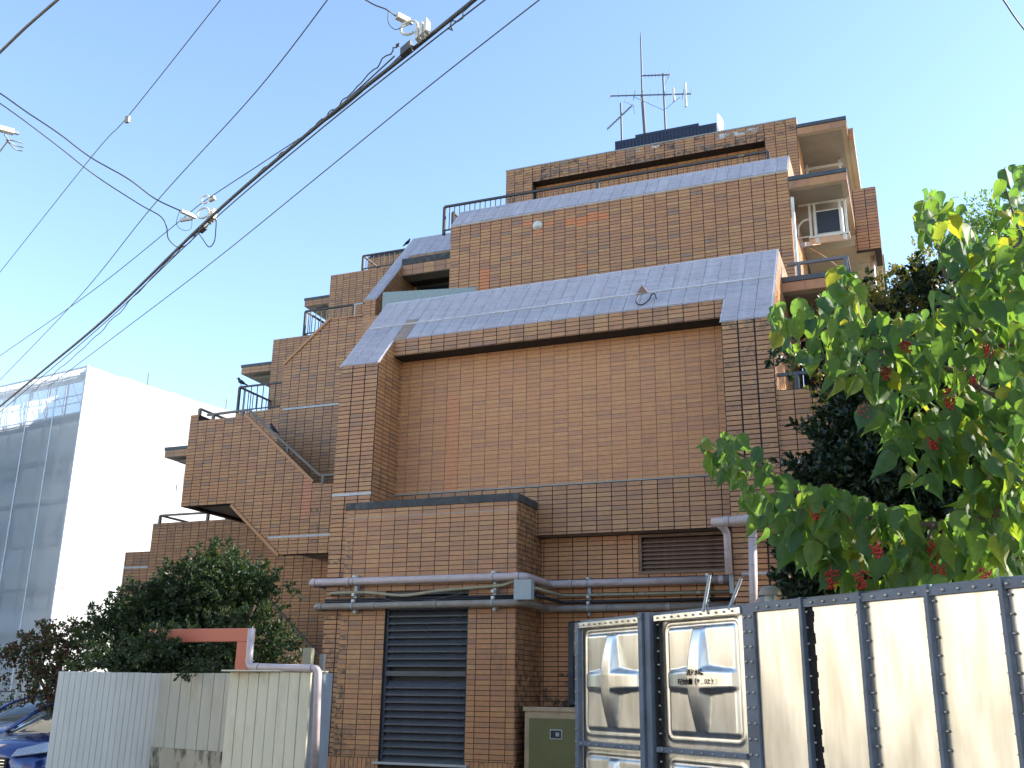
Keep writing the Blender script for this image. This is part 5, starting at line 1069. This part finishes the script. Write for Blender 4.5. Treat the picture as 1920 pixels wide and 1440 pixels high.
def sheet(a0,b0,a1,b1,z0,z1,mat,nu=10,nv=40,amp=.05,seed=0):
    rs=random.Random(seed); vs=[];fs=[]; nrm=(sp(a1,b1,0)-sp(a0,b0,0)).normalized().cross(Z0)
    ph=[rs.uniform(0,6) for _ in range(6)]
    for j in range(nv+1):
        for i in range(nu+1):
            t=i/nu; z=z0+(z1-z0)*j/nv; e=min(t,1-t)*4; e=min(1,e)
            d=amp*e*(math.sin(z*1.1+ph[0])*.5+math.sin(z*3.3+t*5+ph[1])*.35+math.sin(t*9+z*.7+ph[2])*.3)+.06*e*math.sin(math.pi*((z%1.72)/1.72))
            vs.append(sp(a0+(a1-a0)*t,b0+(b1-b0)*t,z)+nrm*d)
    for j in range(nv):
        for i in range(nu): q=j*(nu+1)+i; fs.append((q,q+1,q+nu+2,q+nu+1))
    MB().add(vs,fs).build('sheet',mat,scb,smooth=True)
for i in range(8): sheet(-1.8*(i+1),0,-1.8*i,0,0.9,HS,m_mesh,seed=i)
sheet(0,0,0,1.0,.9,HS,m_sheet,nu=8,seed=20)
for i in range(11): sheet(0,1.0+1.85*i,0,1.0+1.85*(i+1),.9,HS,m_sheet,seed=30+i,amp=.2)
seams=MB()
for i in range(1,8): seams.bar(sp(-1.8*i,-.03,1),sp(-1.8*i,-.03,HS),.05,.02)
seams.bar(sp(.03,-.03,1),sp(.03,-.03,HS+.05),.06,.06); seams.bar(sp(-14,-.02,HS),sp(0,-.02,HS),.05,.05)
seams.build('sheet_seam',M('pale_seam',(.6,.62,.66),.6),scb)
tips=MB()
for i in (2,5,7,8,11): tips.tube([sp(-.05,i*1.5,HS-.1),sp(-.05,i*1.5,HS+.55)],.022,5)
tips.build('pole_tip',m_antw,scb)
# ------------------------------------------------------------ low street things at bottom left
t=empty('metal_fence',(-24,22,0),'dark rail fence with a pale post far behind the cars at bottom left','fence')
for k in range(5): MB().box(-34,-14,24,24.05,.25+k*.3,.30+k*.3).build('rail',m_rail,t)
for i in range(9): MB().box(-33+i*2.2,-32.93+i*2.2,23.95,24.0,0,1.75).build('post',m_rail,t)
hd=empty('hedge',(-25,25.5,0),'dark clipped hedge behind the rail fence at bottom left','hedge')
leafcloud('foliage',[(-33+i*2.2,25.6,.7,1.4,.5,.75,1300) for i in range(9)],.09,m_dleaf,hd,31,per=20,spread=.12,hollow=.3)
q=at(28,1320,Y=14.5); 
def ipost():
    a=at(32,1290,Y=20.0); t=empty('marker_post',(a.x,20.0,0),'thin pale post behind the farther car','post'); MB().tube([(a.x,20.0,0),(a.x+.03,20.0,a.z+.2)],.035,8).build('upright',m_white,t)
ipost()
def car(name,X,Yf,label,h=1.47,hood=.96):
    """parked facing -Y; X centre line, Yf front bumper"""
    t=empty(name,(X,Yf+2.1,0),label,'car','dark blue cars parked at the left'); L=4.3; W=.86
    st=[(0,.38,.60,.62),(.06,.30,.70,.72),(.22,.24,.80,.80),(.45,.22,.84,.86),(.8,.22,hood-.03,.86),(1.15,.22,hood,.87),(2.2,.22,hood+.02,.87),(3.3,.22,hood+.03,.87),(3.9,.24,hood,.84),(4.2,.3,.85,.78),(4.3,.4,.7,.7)]
    vs=[];fs=[]
    for (y,zb,zt,w_) in st:
        prof=[(-w_*.92,zb),(-w_,zb+.12),(-w_,(zb+zt)/2),(-w_*.97,zt-.10),(-w_*.86,zt-.02),(-w_*.45,zt+.035),(0,zt+.05),(w_*.45,zt+.035),(w_*.86,zt-.02),(w_*.97,zt-.10),(w_,(zb+zt)/2),(w_,zb+.12),(w_*.92,zb)]
        vs+=[(X+p[0],Yf+y+ .25*(abs(p[0])/W)**3*(1 if y<1 else 0),p[1]) for p in prof]
    n=13
    for i in range(len(st)-1):
        for j in range(n-1): q=i*n+j; fs.append((q,q+n,q+n+1,q+1))
    fs.append(tuple(range(n))); fs.append(tuple(range(len(vs)-1,len(vs)-n-1,-1)))
    o=MB().add(vs,fs).build('body',m_carb,t,smooth=True,fixn=True)
    gs=[(1.0,hood+.03,.76,0),(1.55,hood+.33,.68,.0),(1.95,h-.04,.60,0),(2.5,h,.58,0),(3.1,h-.05,.56,0),(3.9,hood+.05,.62,0)]
    vs=[];fs=[]
    for (y,zt,w_,_) in gs:
        zb=hood-.02
        prof=[(-.80,zb),(-.5*(.80+w_),(zb+zt)/2),(-w_,zt-.05),(-w_*.6,zt),(0,zt+.02),(w_*.6,zt),(w_,zt-.05),(.5*(.80+w_),(zb+zt)/2),(.80,zb)]
        vs+=[(X+p[0],Yf+y,p[1]) for p in prof]
    for i in range(len(gs)-1):
        for j in range(8): q=i*9+j; fs.append((q,q+9,q+10,q+1))
    fs.append(tuple(range(9)))
    MB().add(vs,fs).build('glasshouse',m_carglass,t,smooth=True,fixn=True)
    MB().obox((X,Yf+2.55,h+.005),(1,0,0),(0,1,0),Z0,.50,.62,.018).build('roof',m_carb,t,bevel=.015)
    for k in (-1,1):
        MB().tube(cr([(X+k*.79,Yf+1.0,hood+.02),(X+k*.70,Yf+1.5,hood+.32),(X+k*.60,Yf+2.0,h-.05),(X+k*.59,Yf+2.9,h-.06),(X+k*.70,Yf+3.7,hood+.1)],5),.028,7).build('pillar',m_carb,t,smooth=True)
        hl=MB(); P=[(X+k*.42,Yf+.03,.66),(X+k*.80,Yf+.22,.72),(X+k*.86,Yf+.55,.84),(X+k*.72,Yf+.32,.835),(X+k*.42,Yf+.13,.755)]
        hl.add(P+[Vector(p)+Vector((0,-.03,.012)) for p in P],[(5,6,7,8,9),(0,1,6,5),(1,2,7,6),(2,3,8,7),(3,4,9,8),(4,0,5,9)]); hl.build('headlight',m_lens,t,fixn=True,bevel=.008)
        MB().obox((X+k*.93,Yf+1.25,hood+.02),(1,0,0),(0,1,0),Z0,.09,.06,.06).build('mirror',m_carb,t,bevel=.02)
        for yy in (.85,3.45):
            o=MB().tube([(X+k*.66,Yf+yy,.31),(X+k*.87,Yf+yy,.31)],.31,20).build('wheel',m_tyre,t,bevel=.02); MB().tube([(X+k*.86,Yf+yy,.31),(X+k*.88,Yf+yy,.31)],.2,16).build('rim',m_galv,o)
    MB().box(X-.36,X+.36,Yf-.015,Yf+.03,.52,.66).build('grille',m_dark,t,bevel=.01)
    for i in range(3): MB().box(X-.35,X+.35,Yf-.022,Yf-.016,.54+i*.04,.55+i*.04).build('grille_bar',m_chrome,t)
    MB().box(X-.165,X+.165,Yf-.03,Yf-.018,.36,.52).build('number_plate',m_white,t); MB().box(X-.55,X+.55,Yf-.01,Yf+.02,.27,.35).build('air_intake',m_dark,t)
car('parked_car',-15.15,13.35,'dark blue car farther back at the lower left, windscreen showing beside the fence',1.45,.95)
car('parked_car',-11.75,10.75,'nearer dark blue car at the lower left corner, bonnet and headlight cut by the fence',1.45,.92)
# ------------------------------------------------------------ street surroundings behind and beside the viewer
def house(name,label,x0,x1,y0,y1,h,shutter='x'):
    t=empty(name,((x0+x1)/2,(y0+y1)/2,0),label,'building')
    MB().box(x0,x1,y0,y1,0,h).build('wall',m_house,t)
    MB().prism([(x0-.4,h),((x0+x1)/2,h+1.6),(x1+.4,h)],'y',y0-.4,y1+.4).build('roof',m_roof,t)
    if shutter=='x':
        for k,yy in enumerate(np.arange(y0+1.2,y1-1.5,2.9)):
            for z in (1.0,3.9):
                w_=MB().box(x1,x1+.05,yy,yy+1.5,z,z+1.3).build('window',m_white,t); MB().box(x1+.051,x1+.06,yy+.08,yy+1.42,z+.08,z+1.22).build('pane',m_glass,w_)
        for i in range(28): MB().box(x1,x1+.02,y0,y1,.2+i*.2,.22+i*.2).build('siding_lap',m_house,t)
    else:
        for k,xx in enumerate(np.arange(x0+1.2,x1-1.5,3.2)):
            for z in (1.0,3.9):
                w_=MB().box(xx,xx+1.6,y1,y1+.05,z,z+1.3).build('window',m_white,t); MB().box(xx+.08,xx+1.52,y1+.051,y1+.06,z+.08,z+1.22).build('pane',m_glass,w_)
house('house','cream sided house left of the viewer, outside the frame',-27,-18,-6,13.5,7.6,'x')
house('house','cream house across the street behind the viewer',-14,8,-18,-9,6.2,'y')
